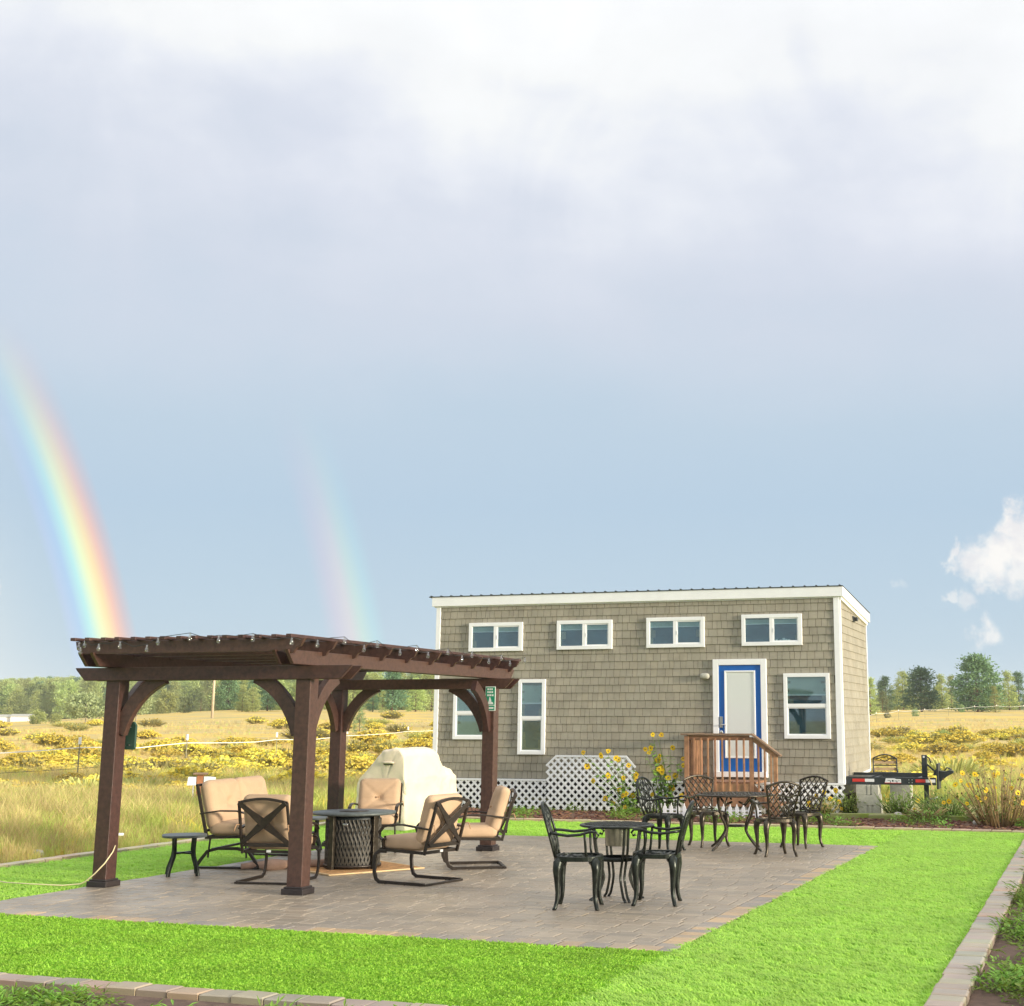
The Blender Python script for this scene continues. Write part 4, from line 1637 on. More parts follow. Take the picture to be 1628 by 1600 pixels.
side_table((-5.26, 16.50, 0), R(20), 'small dark side table standing alone beside the outer pergola post')
side_table((-4.50, 19.35, 0), R(10), 'small dark side table tucked between the loveseat and the chair by the grill')

rc = thing('rolled_cover', 'rolled tan fabric cover lying on the pavers under the loveseat', 'fabric', (-4.28, 17.25, 0), R(24))
MB().tube([(-.50, 0, .04), (-.35, .03, .045), (-.1, -.02, .05), (.1, .03, .048), (.25, .0, .045), (.45, .03, .045)], [.035, .042, .05, .044, .048, .04], 10).build('roll', M['cloth'], rc)
MB().cushion((.30, .20, .09), .04, Matrix.Rotation(R(20), 3, 'Z'), (-.15, -.10, .05), 7, .6).build('loose_fold', M['cloth'], rc)
MB().tube([(.20, -.10, .05), (.42, -.14, .055), (.62, -.16, .06)], [.04, .045, .05], 10).build('sleeve', M['cloth'], rc)

# covered grill
gr = thing('covered_grill', 'barbecue grill under a cream fabric cover beside the pergola', 'grill', yd(-11.50, 21.45), -YA)
secs = []
gn = random.Random(9)
# per station along y: right x, left x, shoulder z, hood z, hood left x
stn = [(-.97, .40, -.47, .80, 1.25, -.02), (-.93, .41, -.48, .81, 1.275, -.03), (-.45, .41, -.48, .81, 1.29, -.05), (.10, .41, -.48, .81, 1.28, -.05),
       (.28, .405, -.48, .81, 1.22, -.04), (.42, .40, -.47, .81, 1.09, -.03), (.50, .395, -.47, .81, .98, -.03), (.80, .39, -.47, .80, .94, -.05), (.94, .385, -.46, .78, .90, -.03), (.985, .37, -.44, .68, .82, .0)]
vs, fs = [], []
for y, xr, xl, zs, zh, hx_ in stn:
    q = [(xr + .035, .0), (xr + .02, .25), (xr, .55), (xr, zs - .06), (xr - .01, zs), (xr - .035, zh - .10), (xr - .10, zh - .015), ((xr + hx_) / 2, zh + .008), (hx_, zh - .02),
         ((hx_ + xl + .04) / 2, (zh + zs) / 2), (xl + .04, zs + .01), (xl, zs - .06), (xl - .01, .5), (xl - .025, .2), (xl - .04, .0)]
    vs += [(x + gn.uniform(-.012, .012), y + gn.uniform(-.01, .01), max(0, z + (gn.uniform(-.008, .008) if z > .01 else 0))) for x, z in q]
k = 15
for i in range(len(stn) - 1):
    fs += [(i * k + j, i * k + j + 1, (i + 1) * k + j + 1, (i + 1) * k + j) for j in range(k - 1)]
fs += [tuple(reversed(range(k))), tuple((len(stn) - 1) * k + j for j in range(k))]
fs = [tuple(reversed(f)) for f in fs]
cv = MB().add(vs, fs, True).build('cover', M['cover'], gr)
bv = cv.modifiers.new('soft edges', 'BEVEL')
bv.width = .035
bv.segments = 2
sb = cv.modifiers.new('fine', 'SUBSURF')
sb.subdivision_type = 'SIMPLE'
sb.levels = sb.render_levels = 3
for nm, sz, st in (('folds', .30, .045), ('creases', .09, .022)):
    dt = bpy.data.textures.new(nm, 'CLOUDS')
    dt.noise_scale = sz
    dm = cv.modifiers.new(nm, 'DISPLACE')
    dm.texture = dt
    dm.strength = st
    dm.mid_level = .5
MB().cushion((.20, .05, .03), .012, c=(.10, -.985, 1.06), n=5, puff=.2).build('vent_flap', M['cover'], gr)
MB().box((.10, -.99, 1.035), (.15, .02, .018)).build('vent_slot', M['post_cap'], gr)
MB().strap([(-.36, -1.0, .80), (-.05, -1.01, .812), (.26, -1.0, .80)], .02, .008, (0, 1, 0)).build('hem', M['cover'], gr)


# ------------------------------------------------------------------ cast aluminium furniture, local +y is the way a chair faces
def cabriole(b, x, y, ox, oy, z0, r0=.047):
    d = Vector((ox, oy, 0)).normalized()
    prof = [(-.03, z0), (.012, z0 - .03), (.022, z0 - .09), (.015, z0 - .18), (.008, z0 - .28), (.016, z0 - .35), (.04, z0 - .41), (.058, .0)]
    rr = [r0, r0 * .98, r0 * .84, r0 * .62, r0 * .48, r0 * .42, r0 * .40, r0 * .36]
    b.tube([(x + d.x * q, y + d.y * q, z) for q, z in prof], rr, 8, (d.y, -d.x, 0))


def cast_chair(kind, mat):
    t = thing('cast_chair', '', 'chair')
    n = 32
    b = MB()
    pts = []
    for i in range(n):
        a = 2 * math.pi * i / n
        c, s = math.cos(a), math.sin(a)
        pts.append((.225 * math.copysign(abs(c) ** .75, c), .215 * math.copysign(abs(s) ** .75, s), .435))
    b.strap(pts, .036, .042, close=True)
    seat = b.build('seat', mat, t, .004)
    b = MB()
    for i in range(-3, 4):
        q = i * .058
        l = .2 * math.sqrt(max(0, 1 - (q / .23) ** 2))
        b.bar((q - l * .0, -l, .436), (q, l, .436), .022, .010)
        b.bar((-l, q, .441), (l, q, .441), .022, .010)
    b.lathe([(.07, .445), (.07, .452), (.05, .455), (.01, .455)], 16)
    b.build('seat_grid', mat, seat)
    for sx in (-1, 1):
        for sy in (-1, 1):
            b = MB()
            cabriole(b, sx * .18, sy * .17, sx * .8, sy * .7, .425)
            b.build('leg', mat, t)
    lean = .26

    def bk(x, z):
        zz = z - .45
        return Vector((x, -.215 - lean * zz - .10 * zz * zz - .35 * x * x * 0 + .25 * x * x, z))
    if kind == 'arch':
        out = []
        for i in range(25):
            q = i / 24
            a = math.pi * q
            x = -.215 * math.cos(a)
            z = .60 + .31 * math.sin(a) ** .6
            out.append(bk(x * (1 + .10 * math.sin(a)), z))
        pts = [bk(-.16, .45), bk(-.185, .52)] + out + [bk(.185, .52), bk(.16, .45)]
        MB().tube(pts, .0135, 8, (0, 1, 0)).build('back_frame', mat, t)
        b = MB()
        for k in range(-2, 3):
            x0 = k * .065
            b.tube([bk(x0 * .55, .46), bk(x0 * 1.15 + .02 * (k % 2 * 2 - 1), .58), bk(x0 * .75 - .02 * (k % 2 * 2 - 1), .70), bk(x0 * 1.25, .80), bk(x0 * .8, .895 - .012 * abs(k))], .0085, 6, (0, 1, 0))
        for x, z, q in ((0, .70, .045), (-.09, .62, .035), (.09, .62, .035), (-.09, .79, .035), (.09, .79, .035), (0, .55, .03), (0, .83, .03)):
            b.tube([bk(x + q * math.cos(2 * math.pi * i / 12), z + q * 1.25 * math.sin(2 * math.pi * i / 12)) for i in range(12)], .0075, 6, (0, 1, 0), close=True)
        b.build('back_scrolls', mat, t)
    else:
        def edge(q):                     # q 0..1 up the side
            return .165 + .075 * q ** 1.4, .46 + .40 * q
        left = [bk(-edge(i / 8)[0], edge(i / 8)[1]) for i in range(9)]
        right = [bk(edge(i / 8)[0], edge(i / 8)[1]) for i in range(8, -1, -1)]
        top = [bk(-.24 + .48 * i / 10, .86 + .055 * math.sin(math.pi * i / 10)) for i in range(1, 10)]
        MB().tube(left + top + right, .0145, 8, (0, 1, 0)).build('back_frame', mat, t)
        poly = [(-.165, .46), (.165, .46), (.195, .62), (.235, .855), (.14, .895), (0, .912), (-.14, .895), (-.235, .855), (-.195, .62)]
        b = MB()
        b.tube([bk(-.16, .475), bk(0, .47), bk(.16, .475)], .013, 6, (0, 1, 0))
        for sgn in (-1, 1):
            dv = Vector((1, sgn * 1.25)).normalized()
            for k in range(-7, 8):
                c = clip_line(poly, Vector((k * .082, .68)), dv)
                if c:
                    p0 = Vector((k * .082, .68))
                    b.tube([bk(*(p0 + dv * (c[0] + (c[1] - c[0]) * i / 4))) + Vector((0, .004 * sgn, 0)) for i in range(5)], .0085, 6, (0, 1, 0))
        b.build('back_lattice', mat, t)
    for s in (-1, 1):
        p0 = bk(s * .20, .66)
        pts = [p0, (s * .255, -.20, .655), (s * .265, -.08, .64), (s * .265, .04, .65), (s * .262, .13, .675), (s * .26, .19, .672), (s * .26, .215, .645), (s * .26, .198, .618), (s * .26, .172, .628)]
        a = MB().tube(pts, [.013, .013, .013, .013, .013, .012, .011, .011, .012], 7).build('armrest', mat, t)
        MB().tube([(s * .262, .08, .655), (s * .235, .085, .58), (s * .225, .09, .50), (s * .215, .10, .44)], .0125, 7, (0, 1, 0)).build('arm_support', mat, a)
    return t


def pose(src, xy, head, label, group):
    o = copy_tree(src)
    o.location = (*xy, 0)
    o.rotation_euler = (0, 0, R(head - 90))
    return tag(o, label, None, group)


c1 = cast_chair('arch', M['alu_green'])
G1 = 'scroll backed cast metal armchairs'
c1.location, c1.rotation_euler = (-.60, 13.74, 0), (0, 0, R(-4 - 90))
c1.scale = (1, 1, 1.055)
tag(c1, 'scroll backed cast metal armchair left of the small bucket table', None, G1)
pose(c1, (.15, 14.03), 172, 'scroll backed cast metal armchair with its back to the larger dining table', G1)
pose(c1, (.30, 19.50), -32, 'scroll backed cast metal armchair standing before the sunflowers', G1)
c2 = cast_chair('lattice', M['alu'])
G2 = 'lattice backed cast metal chairs'
c2.location, c2.rotation_euler = (.95, 20.25, 0), (0, 0, R(-66 - 90))
c2.scale = (1, 1, 1.04)
tag(c2, 'sunlit lattice backed chair between the round dining table and the porch', None, G2)
pose(c2, (1.76, 18.85), 106, 'lattice backed chair seen from behind at the round dining table', G2)
pose(c2, (2.24, 20.05), 228, 'lattice backed chair at the far end of the round dining table by the lattice skirt', G2)


def curve(p, n=4):
    """Catmull-Rom through the points"""
    out = []
    for i in range(len(p) - 1):
        a, b_, c, d = p[max(i - 1, 0)], p[i], p[i + 1], p[min(i + 2, len(p) - 1)]
        for j in range(n):
            t = j / n
            out.append(tuple(.5 * (2 * b_[k] + (c[k] - a[k]) * t + (2 * a[k] - 5 * b_[k] + 4 * c[k] - d[k]) * t * t + (3 * b_[k] - a[k] - 3 * c[k] + d[k]) * t ** 3) for k in range(len(b_))))
    return out + [tuple(p[-1])]


def bistro(loc, rt, hgt, label, nm, shelf, foot, rtop, mat, nleg=4, rz=.4):
    t = thing(nm, label, 'table', loc, rz)
    b = MB()
    b.lathe([(rtop - .02, hgt - .026), (rtop, hgt - .018), (rtop, hgt - .006), (rtop - .012, hgt), (.012, hgt)], 48)
    tp = b.build('table_top', mat, t)
    b = MB()
    for sgn in (-1, 1):
        dv = Vector((1, sgn)).normalized()
        k = -2 * rtop
        poly = [((rtop - .05) * math.cos(2 * math.pi * i / 24), (rtop - .05) * math.sin(2 * math.pi * i / 24)) for i in range(24)]
        while k < 2 * rtop:
            c = clip_line(poly, Vector((k, 0)), dv)
            if c:
                a, e = Vector((k, 0)) + dv * c[0], Vector((k, 0)) + dv * c[1]
                b.bar((a.x, a.y, hgt + .002), (e.x, e.y, hgt + .002), .02, .006)
            k += .075
    tag(b.build('top_lattice', mat, tp), kind='stuff')
    for i in range(nleg):
        a = 2 * math.pi * i / nleg
        c, s = math.cos(a), math.sin(a)
        for off in ((-.022, .022) if shelf else (0,)):
            prof = [(rt, hgt - .03), (rt - .01, hgt - .12), (rt - .035, hgt * .62), (rt * .62, hgt * .38), (rt * .60, hgt * .26), (foot * .80, hgt * .07), (foot, .012)]
            if not shelf:
                prof = [(rt, hgt - .03), (rt - .005, hgt - .14), (rt - .05, hgt * .62), (rt * .62, hgt * .44), (rt * .62, hgt * .30), (foot * .76, hgt * .11), (foot, .012)]
            prof = curve(prof)
            lg = MB().strap([(q * c - s * off, q * s + c * off, z) for q, z in prof], .018 if shelf else .024, .022 if shelf else .030, (-s, c, 0)).build('leg', mat, t, .003)
            b = MB()
            b.lathe([(.014, 0), (.016, .012), (.008, .02)], 8, (foot * c - s * off, foot * s + c * off, 0))
            b.build('foot', M['steel'], lg)
    if shelf:
        b = MB()
        b.lathe([(.165, .372), (.185, .375), (.19, .41), (.178, .412), (.172, .385), (.02, .383)], 32)
        b.build('shelf', mat, t)
    else:
        for i in range(nleg):
            a = 2 * math.pi * i / nleg
            c, s = math.cos(a), math.sin(a)
            MB().tube([(rt * .85 * c, rt * .85 * s, hgt - .06), (rt * .55 * c, rt * .55 * s, hgt - .15), (rt * .2 * c, rt * .2 * s, hgt - .11)], .011, 6).build('scroll', mat, t)
        b = MB()
        b.lathe([(.12, .30), (.13, .31), (.12, .325), (.02, .325)], 20)
        b.build('hub', mat, t)
    return t


bistro((-.245, 14.32, 0), .25, .725, 'small round cast metal table with a metal bucket under its top', 'bistro_table', True, .27, .375, M['alu_green'])
bk_ = thing('ice_bucket', 'shiny metal ice bucket hanging below the small round table top', 'bucket', (-.245, 14.32, 0))
b = MB()
b.lathe([(.106, .515), (.108, .518), (.128, .690), (.130, .696)], 32)
b.build('bucket_body', M['bucket'], bk_)
bistro((1.30, 19.75, 0), .34, .74, 'larger round cast metal dining table with curved legs near the porch', 'dining_table', False, .46, .54, M['alu'], 4, .75)

# cord from the pergola post, pipe stub, utility post
tag(MB().tube([pg(.10, .02, .42), pg(.105, -.02, .36), pg(.09, -.12, .25), pg(-.02, -.13, .14), pg(-.12, -.14, .06), (-5.98, 15.38, .03), (-6.15, 15.33, .02), (-6.53, 15.45, .02), (-6.85, 15.55, .025), (-6.97, 15.68, .02), (-7.6, 16.0, .02)], .007, 6)
    .build('extension_cord', M['hose']), 'pale yellow cord trailing from the outer pergola post over the turf', 'cord')
pp = thing('water_pipe', 'white plastic pipe stub sticking out of the weeds behind the outer pergola post', 'pipe', (-6.40, 17.5, 0))
MB().tube([(-.09, 0, -.05), (-.09, 0, .36), (-.085, 0, .372), (.075, 0, .372)], .017, 8).build('pipe', M['pvc'], pp)
up_ = thing('utility_post', 'brown post with a flat cap and white boxes standing in the weeds behind the loveseat', 'post', (-8.53, 27.5, 0), R(10))
MB().span((-.06, -.06, -.06), (.06, .06, .70)).build('post', M['rust_post'], up_, .004)
MB().span((-.13, -.13, .70), (.13, .13, .735)).build('cap', M['cedar_grey'], up_, .01)
b = MB()
b.prism([(-.24, .50), (-.07, .50), (-.07, .66), (-.22, .66)], lambda x, z, t: (x, t, z), -.08, .08)
b.build('outlet_box', M['pvc'], up_, .006)
b = MB()
b.prism([(.07, .54), (.16, .52), (.16, .60), (.28, .60), (.28, .65), (.07, .67)], lambda x, z, t: (x, t, z), -.07, .07)
b.build('lamp_box', M['pvc'], up_, .006)
MB().tube([(-.12, 0, .50), (-.12, 0, .2), (-.11, 0, -.05)], .02, 6).build('conduit', M['pvc'], up_)

# bench beyond the trailer tongue
bn = thing('garden_bench', 'arched iron and wood slat bench back showing over the trailer tongue', 'bench', (5.66, 33.0, 0), R(-8))
for x in (-.27, .27):
    MB().tube([(x, 0, -.05), (x, 0, .45), (x, .05, .86)], .016, 7).build('back_post', M['steel'], bn)
    MB().tube([(x, 0, .60), (x, -.30, .62), (x, -.42, .58), (x, -.42, -.05)], .016, 7).build('arm', M['steel'], bn)
MB().tube([(-.27 + .54 * i / 10, .05, .86 + .085 * math.sin(math.pi * i / 10)) for i in range(11)], .016, 7).build('arched_rail', M['steel'], bn)
MB().tube([(-.27 + .54 * i / 10, .05, .84 - .05 * math.sin(math.pi * i / 10) ** 4 + .03 * math.sin(math.pi * i / 5) ** 2) for i in range(11)], .010, 6).build('scroll_rail', M['steel'], bn)
for i, z in enumerate((.46, .54, .62, .70, .77)):
    MB().bar((-.27, .02 + .05 * (z - .45) / .4, z), (.27, 0.02 + .05 * (z - .45) / .4, z), .02, .06 if i % 2 == 0 else .022).build('back_slat', M['rail_wood'] if i % 2 == 0 else M['steel'], bn)
for i in range(4):
    MB().span((-.27, -.40 + .1 * i, .42), (.27, -.32 + .1 * i, .445)).build('seat_slat', M['cedar'], bn)


# ------------------------------------------------------------------ fences, pole, shrubs, trees
def tz(x, y):
    return float(terrain(x, y))


def wire_fence(posts, tapez, label, sag=.08):
    x0, y0 = posts[0]
    t = thing('tape_fence', label, 'fence', (x0, y0, 0))
    pm = MB().span((-.015, -.015, -.1), (.015, .015, 1.12)).mesh('post', M['tpost'])
    cm = MB().span((-.035, -.035, 1.12), (.035, .035, 1.32)).mesh('cap', M['tape'])
    line, low = [], []
    for i, (x, y) in enumerate(posts):
        z = tz(x, y)
        p = obj('post', pm, t, loc=(x - x0, y - y0, z), rz=rnd.uniform(0, 1))
        obj('cap', cm, p)
        if i:
            q = line[-1]
            for j in range(1, 4):
                f = j / 4
                line.append((q[0] + (x - x0 - q[0]) * f, q[1] + (y - y0 - q[1]) * f, q[2] + (z + tapez - q[2]) * f - sag * math.sin(math.pi * f) * rnd.uniform(.5, 1.2)))
        line.append((x - x0, y - y0, z + tapez))
        low.append((x - x0, y - y0, z + .45))
    MB().strap(line, .010, .026).build('tape', M['tape'], t)
    MB().tube(low, .006, 4).build('wire', M['wire'], t)
    return t


wire_fence([(-17.2, 33.5), (-15.86, 39.96), (-15.42, 47.98), (-14.62, 56.70), (-14.43, 69.33), (-14.75, 89.26), (-14.9, 110)], 1.03,
           'white tape electric fence on thin posts crossing the yellow shrubs left of the house')
wire_fence([(22.5, 150), (30.33, 182.2), (35.0, 192), (40.8, 203), (46.6, 214), (52.5, 222), (58, 230), (64, 236), (70, 242), (77, 250)], 1.15,
           'distant white tape fence crossing the dry field right of the house', .15)
pl = thing('utility_pole', 'tall bare wooden utility pole far out in the dry field', 'pole', ((337 - 1020) / 2243 * 205, 205, 0))
z0 = tz(pl.location.x, 205)
MB().tube([(0, 0, z0 - .3), (0, 0, z0 + 9.2)], [.20, .14], 10).build('pole_shaft', M['pole'], pl)
MB().span((-1.1, -.07, z0 + 8.5), (1.1, .07, z0 + 8.65)).build('cross_arm', M['pole'], pl)


def shrub_meshes(seed, w=1.0, h=.75, bloom=1.0):
    rr = random.Random(seed)
    f, g = MB(), MB()
    for i in range(330):
        a, q = rr.uniform(0, 6.283), math.sqrt(rr.random())
        x, y = math.cos(a) * q * w * .62, math.sin(a) * q * w * .62
        top = h * (1 - .55 * q ** 2) * rr.uniform(.55, 1)
        z0 = rr.uniform(0, .55) * top
        p = Vector((x * (.45 + .5 * z0 / h), y * (.45 + .5 * z0 / h), z0))
        e = Vector((x, y, top))
        d3 = Vector((rr.uniform(-1, 1), rr.uniform(-1, 1), 0)).normalized() * .022
        f.add([p - d3, p + d3, e + d3 * .8, e - d3 * .8], [(0, 1, 2, 3)])
        if rr.random() < .8 * bloom:
            for _ in range(3):
                c = e + Vector((rr.uniform(-.06, .06), rr.uniform(-.06, .06), rr.uniform(-.03, .03)))
                u = Vector((rr.uniform(-1, 1), rr.uniform(-1, 1), rr.uniform(-.5, .5))).normalized() * .050
                v = u.cross(Vector((rr.uniform(-1, 1), rr.uniform(-1, 1), rr.uniform(-.2, 1)))).normalized() * .038
                g.add([c - u, c + v, c + u, c - v], [(0, 1, 2, 3)])
    return f.mesh('foliage', M['brush']), g.mesh('bloom', M['bloom'])


SH = [shrub_meshes(i, 1.0 + .25 * (i % 3), .62 + .12 * (i % 2), [1, .9, .75, .35, 1, .12][i]) for i in range(6)]
SHL = ['bright yellow rabbitbrush mound in full bloom', 'broad yellow rabbitbrush mound', 'rabbitbrush mound with thinning yellow bloom',
       'olive rabbitbrush mound with little bloom left', 'small bright yellow rabbitbrush mound', 'dull brown green shrub without bloom']


def zone(x, y):
    if x < 0:
        return 'by the tape fence left of the house' if y < 66 else ('in the dry field beyond the tape fence' if y < 95 else 'on the far slope before the forest')
    return 'in the dry field behind the trailer hitch' if y < 80 else 'far out in the field right of the house'


sr = random.Random(21)
taken = []


def shrub(x, y, k, s):
    o = obj('rabbitbrush', SH[k][0], loc=(x, y, tz(x, y)), rz=sr.uniform(0, 6.28))
    o.scale = (s * sr.uniform(1.1, 1.6), s, s * sr.uniform(.6, .9))
    lab = SHL[k] + ' ' + zone(x, y)
    tag(o, lab, 'shrub', lab.replace(' mound ', ' mounds ').replace(' shrub ', ' shrubs '))
    obj('bloom', SH[k][1], o)
    return o


def shrub_band(n, q0, q1, y0, y1, wts, s0, s1):
    c = 0
    tries = 0
    while c < n and tries < n * 30:
        tries += 1
        y = math.sqrt(sr.uniform(y0 * y0, y1 * y1))
        x = y * sr.uniform(q0, q1)
        clump = math.sin(x * .42 + 1.0) + math.sin(y * .33 + x * .12)
        if clump < -.5 and sr.random() < .8:
            continue
        hx, hy = x - HP.x, y - HP.y
        s_, d_ = hx * math.cos(HA) - hy * math.sin(HA), -(hx * math.sin(HA) + hy * math.cos(HA))
        if -9.6 < s_ < 3.2 and -4.6 < d_ < 4:
            continue
        if any((x - a) ** 2 + (y - b_) ** 2 < 1.1 for a, b_ in taken):
            continue
        taken.append((x, y))
        shrub(x, y, sr.choices(range(6), wts)[0], sr.uniform(s0, s1))
        c += 1


shrub_band(64, -.47, -.135, 37, 66, (4, 4, 4, 2, 4, 1), .75, 1.35)
shrub_band(34, -.46, -.135, 62, 95, (4, 2, 3, 2, 2, 2), .9, 1.5)
shrub_band(16, -.46, -.25, 29, 38, (2, 1, 3, 2, 3, 1), .6, 1.0)
shrub_band(13, .155, .285, 38, 84, (4, 3, 3, 2, 3, 1), .75, 1.3)
shrub_band(24, .155, .285, 76, 135, (1, 2, 2, 4, 1, 4), 1.0, 1.9)
shrub_band(30, -.46, -.13, 95, 210, (2, 2, 2, 3, 1, 3), 1.2, 2.4)


# ---- trees
def pine_meshes(seed, h, w, base=.10, n=95, mat='needle', shape='cone', leaf=.40, trunk='bark'):
    """trunk with limbs, crown of needle tufts gathered in uneven clumps"""
    rr = random.Random(seed)
    t, c = MB(), MB()
    bx, by = rr.uniform(-.02, .02) * h, rr.uniform(-.02, .02) * h
    tr = .016 * h + .06
    t.tube([(0, 0, -.3), (bx * .3, by * .3, h * .35), (bx, by, h * .7), (bx * 1.1, by * 1.1, h * .96)], [tr, tr * .75, tr * .42, tr * .1], 8)
    for i in range(n):
        q = rr.random() ** 1.05
        z = h * (base + (1 - base) * q)
        if shape == 'cone':
            env = w / 2 * (1 - q) ** .75 * (.55 + .45 * min(1, q / .12)) + .02 * w
        elif shape == 'round':
            env = w / 2 * math.sin(math.pi * min(1, .12 + .88 * q) ** .85) ** .8 * (.75 + .25 * (1 - q)) + .03 * w
        else:
            env = w / 2 * math.sqrt(max(0.02, 1 - (2 * q - .9) ** 2 / 1.25))
        if shape != 'dome':
            env *= .72 + .38 * abs(math.sin(q * 19 + seed))
        env *= rr.uniform(.75, 1.12)
        a = rr.uniform(0, 6.283)
        rad = env * math.sqrt(rr.uniform(.25, 1))
        cx, cy = bx * q + rad * math.cos(a), by * q + rad * math.sin(a)
        cs = (.10 * w + .014 * h) * rr.uniform(.7, 1.3)
        if i % 4 == 0:
            t.tube([(bx * q * .8, by * q * .8, z - .12 * rad - .05 * h * (1 - q)), (cx, cy, z - .05)], [tr * .22, tr * .07], 5)
        for _ in range(40):
            p = Vector((rr.gauss(0, 1), rr.gauss(0, 1), rr.gauss(0, .44 if shape != 'dome' else .62))) * cs * .62 + Vector((cx, cy, z))
            u = Vector((math.cos(a) * .6 + rr.uniform(-1, 1), math.sin(a) * .6 + rr.uniform(-1, 1), rr.uniform(-.2, 1.0))).normalized()
            v = u.cross(Vector((rr.uniform(-1, 1), rr.uniform(-1, 1), rr.uniform(-1, 1)))).normalized()
            l = leaf * cs * rr.uniform(.6, 1.3)
            c.add([p - v * l * .32, p + u * l * .75 - v * l * .1, p + u * l, p + v * l * .34], [(0, 1, 2, 3)])
    return t.mesh('trunk', M[trunk]), c.mesh('crown', M[mat])


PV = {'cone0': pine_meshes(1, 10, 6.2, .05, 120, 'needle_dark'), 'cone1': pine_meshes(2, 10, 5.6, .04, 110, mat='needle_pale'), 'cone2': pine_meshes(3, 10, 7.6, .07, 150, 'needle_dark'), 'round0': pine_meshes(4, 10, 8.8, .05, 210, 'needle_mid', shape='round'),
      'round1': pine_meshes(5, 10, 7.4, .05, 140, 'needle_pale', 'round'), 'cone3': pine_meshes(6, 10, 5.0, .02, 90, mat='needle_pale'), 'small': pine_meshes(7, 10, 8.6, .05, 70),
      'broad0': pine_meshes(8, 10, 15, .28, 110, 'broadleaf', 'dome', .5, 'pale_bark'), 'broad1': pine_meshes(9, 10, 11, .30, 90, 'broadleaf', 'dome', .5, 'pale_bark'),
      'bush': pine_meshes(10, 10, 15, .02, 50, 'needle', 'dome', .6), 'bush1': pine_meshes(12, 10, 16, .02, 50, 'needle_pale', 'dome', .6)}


def tree(px, hpx, Y, kind, nm, label, wide=1.0, cat='tree'):
    x = (px - 1020) / 2243 * Y
    h = hpx / 2243 * Y
    t = thing(nm, label, cat, (x, Y, tz(x, Y) - .05), rnd.uniform(0, 6.28))
    s = h / 10
    t.scale = (s * wide, s * wide, s)
    obj('trunk', PV[kind][0], t)
    obj('crown', PV[kind][1], t)
    return t


T = [(1384, 60, 222, 'cone1', 'pine_tree', 'pale green pine just beside the far corner of the house'),
     (1410, 54, 262, 'cone0', 'pine_tree', 'dark narrow pine second from the far corner of the house'),
     (1437, 60, 286, 'round1', 'pine_tree', 'yellow green pine behind the dark broad pine above the trailer jack'),
     (1466, 70, 252, 'cone2', 'pine_tree', 'dark broad pine rising above the trailer jack', 1.3),
     (1499, 57, 290, 'cone1', 'pine_tree', 'pale pine right beside the dark broad pine above the trailer jack'),
     (1514, 54, 300, 'cone3', 'pine_tree', 'slender pale pine next to the largest rounded pine'),
     (1556, 88, 246, 'round0', 'pine_tree', 'largest rounded pine standing alone right of the trailer hitch', 1.12),
     (1606, 62, 262, 'cone1', 'pine_tree', 'pale pine close to the right of the largest rounded pine'),
     (1622, 58, 300, 'cone0', 'pine_tree', 'dark pine cut by the right edge of the picture'),
     (1583, 42, 240, 'cone3', 'pine_tree', 'short pale pine between the largest rounded pine and its right neighbour'),
     (1404, 34, 240, 'small', 'pine_tree', 'short rounded pine at the foot of the dark narrow pine'),
     (572, 42, 140, 'small', 'young_pine', 'young blue green pine standing alone in the dry field behind the seating', .8),
     (622, 70, 238, 'cone2', 'pine_tree', 'tall pine seen under the pergola beam nearest the house', 1.05),
     (660, 52, 246, 'round1', 'pine_tree', 'round yellow green pine touching the white house corner'),
     (685, 60, 262, 'cone1', 'pine_tree', 'pale pine mostly hidden behind the white house corner'),
     (592, 46, 252, 'cone0', 'pine_tree', 'dark pine just left of the tall pine under the back beam'),
     (607, 34, 236, 'cone3', 'pine_tree', 'small golden green pine in front of the tall pine under the back beam'),
     (560, 58, 270, 'round1', 'pine_tree', 'rounded pine showing between the two back pergola posts'),
     (505, 52, 260, 'cone1', 'pine_tree', 'pale pine between the nearest post and the far left post'),
     (424, 56, 250, 'cone2', 'pine_tree', 'dark pine beside the left brace of the nearest pergola post'),
     (400, 38, 244, 'round1', 'pine_tree', 'bright round pine left of the nearest pergola post'),
     (362, 58, 268, 'round0', 'pine_tree', 'dark rounded pine just right of the bare utility pole', .85),
     (384, 42, 246, 'cone1', 'pine_tree', 'pale small pine two trees right of the bare utility pole'),
     (318, 30, 262, 'small', 'pine_tree', 'short bushy pine just left of the bare utility pole'),
     (262, 34, 270, 'bush1', 'shrub_tree', 'pale bushy tree between the forked pale trunk and the bare pole', .6),
     (292, 26, 252, 'bush', 'shrub_tree', 'low bushy tree at the forest foot near the bare pole', .6),
     (136, 44, 205, 'broad0', 'broadleaf_tree', 'wide spreading broadleaf tree with a pale trunk left of the outer pergola post', .95),
     (216, 50, 205, 'broad1', 'broadleaf_tree', 'broadleaf tree with a forked pale trunk just right of the outer pergola post', .9),
     (60, 20, 240, 'bush1', 'field_bush', 'bright low bush at the far field edge on the left', .8),
     (88, 15, 236, 'bush1', 'field_bush', 'small bright bush next to the spreading broadleaf tree', .9),
     (1530, 12, 235, 'bush', 'field_bush', 'small blue green bush just left of the largest rounded pine', .6),
     (1456, 11, 215, 'bush', 'field_bush', 'small green bush at the foot of the dark broad pine', .8),
     (1411, 9, 205, 'bush', 'field_bush', 'little green bush in the dry field near the house corner', .8),
     (1498, 14, 118, 'bush1', 'field_bush', 'low green bush by the distant tape fence', 1.2)]
for a in T:
    tree(*a[:6], wide=a[6] if len(a) > 6 else 1.0, cat='bush' if 'bush' in a[4] else 'tree')

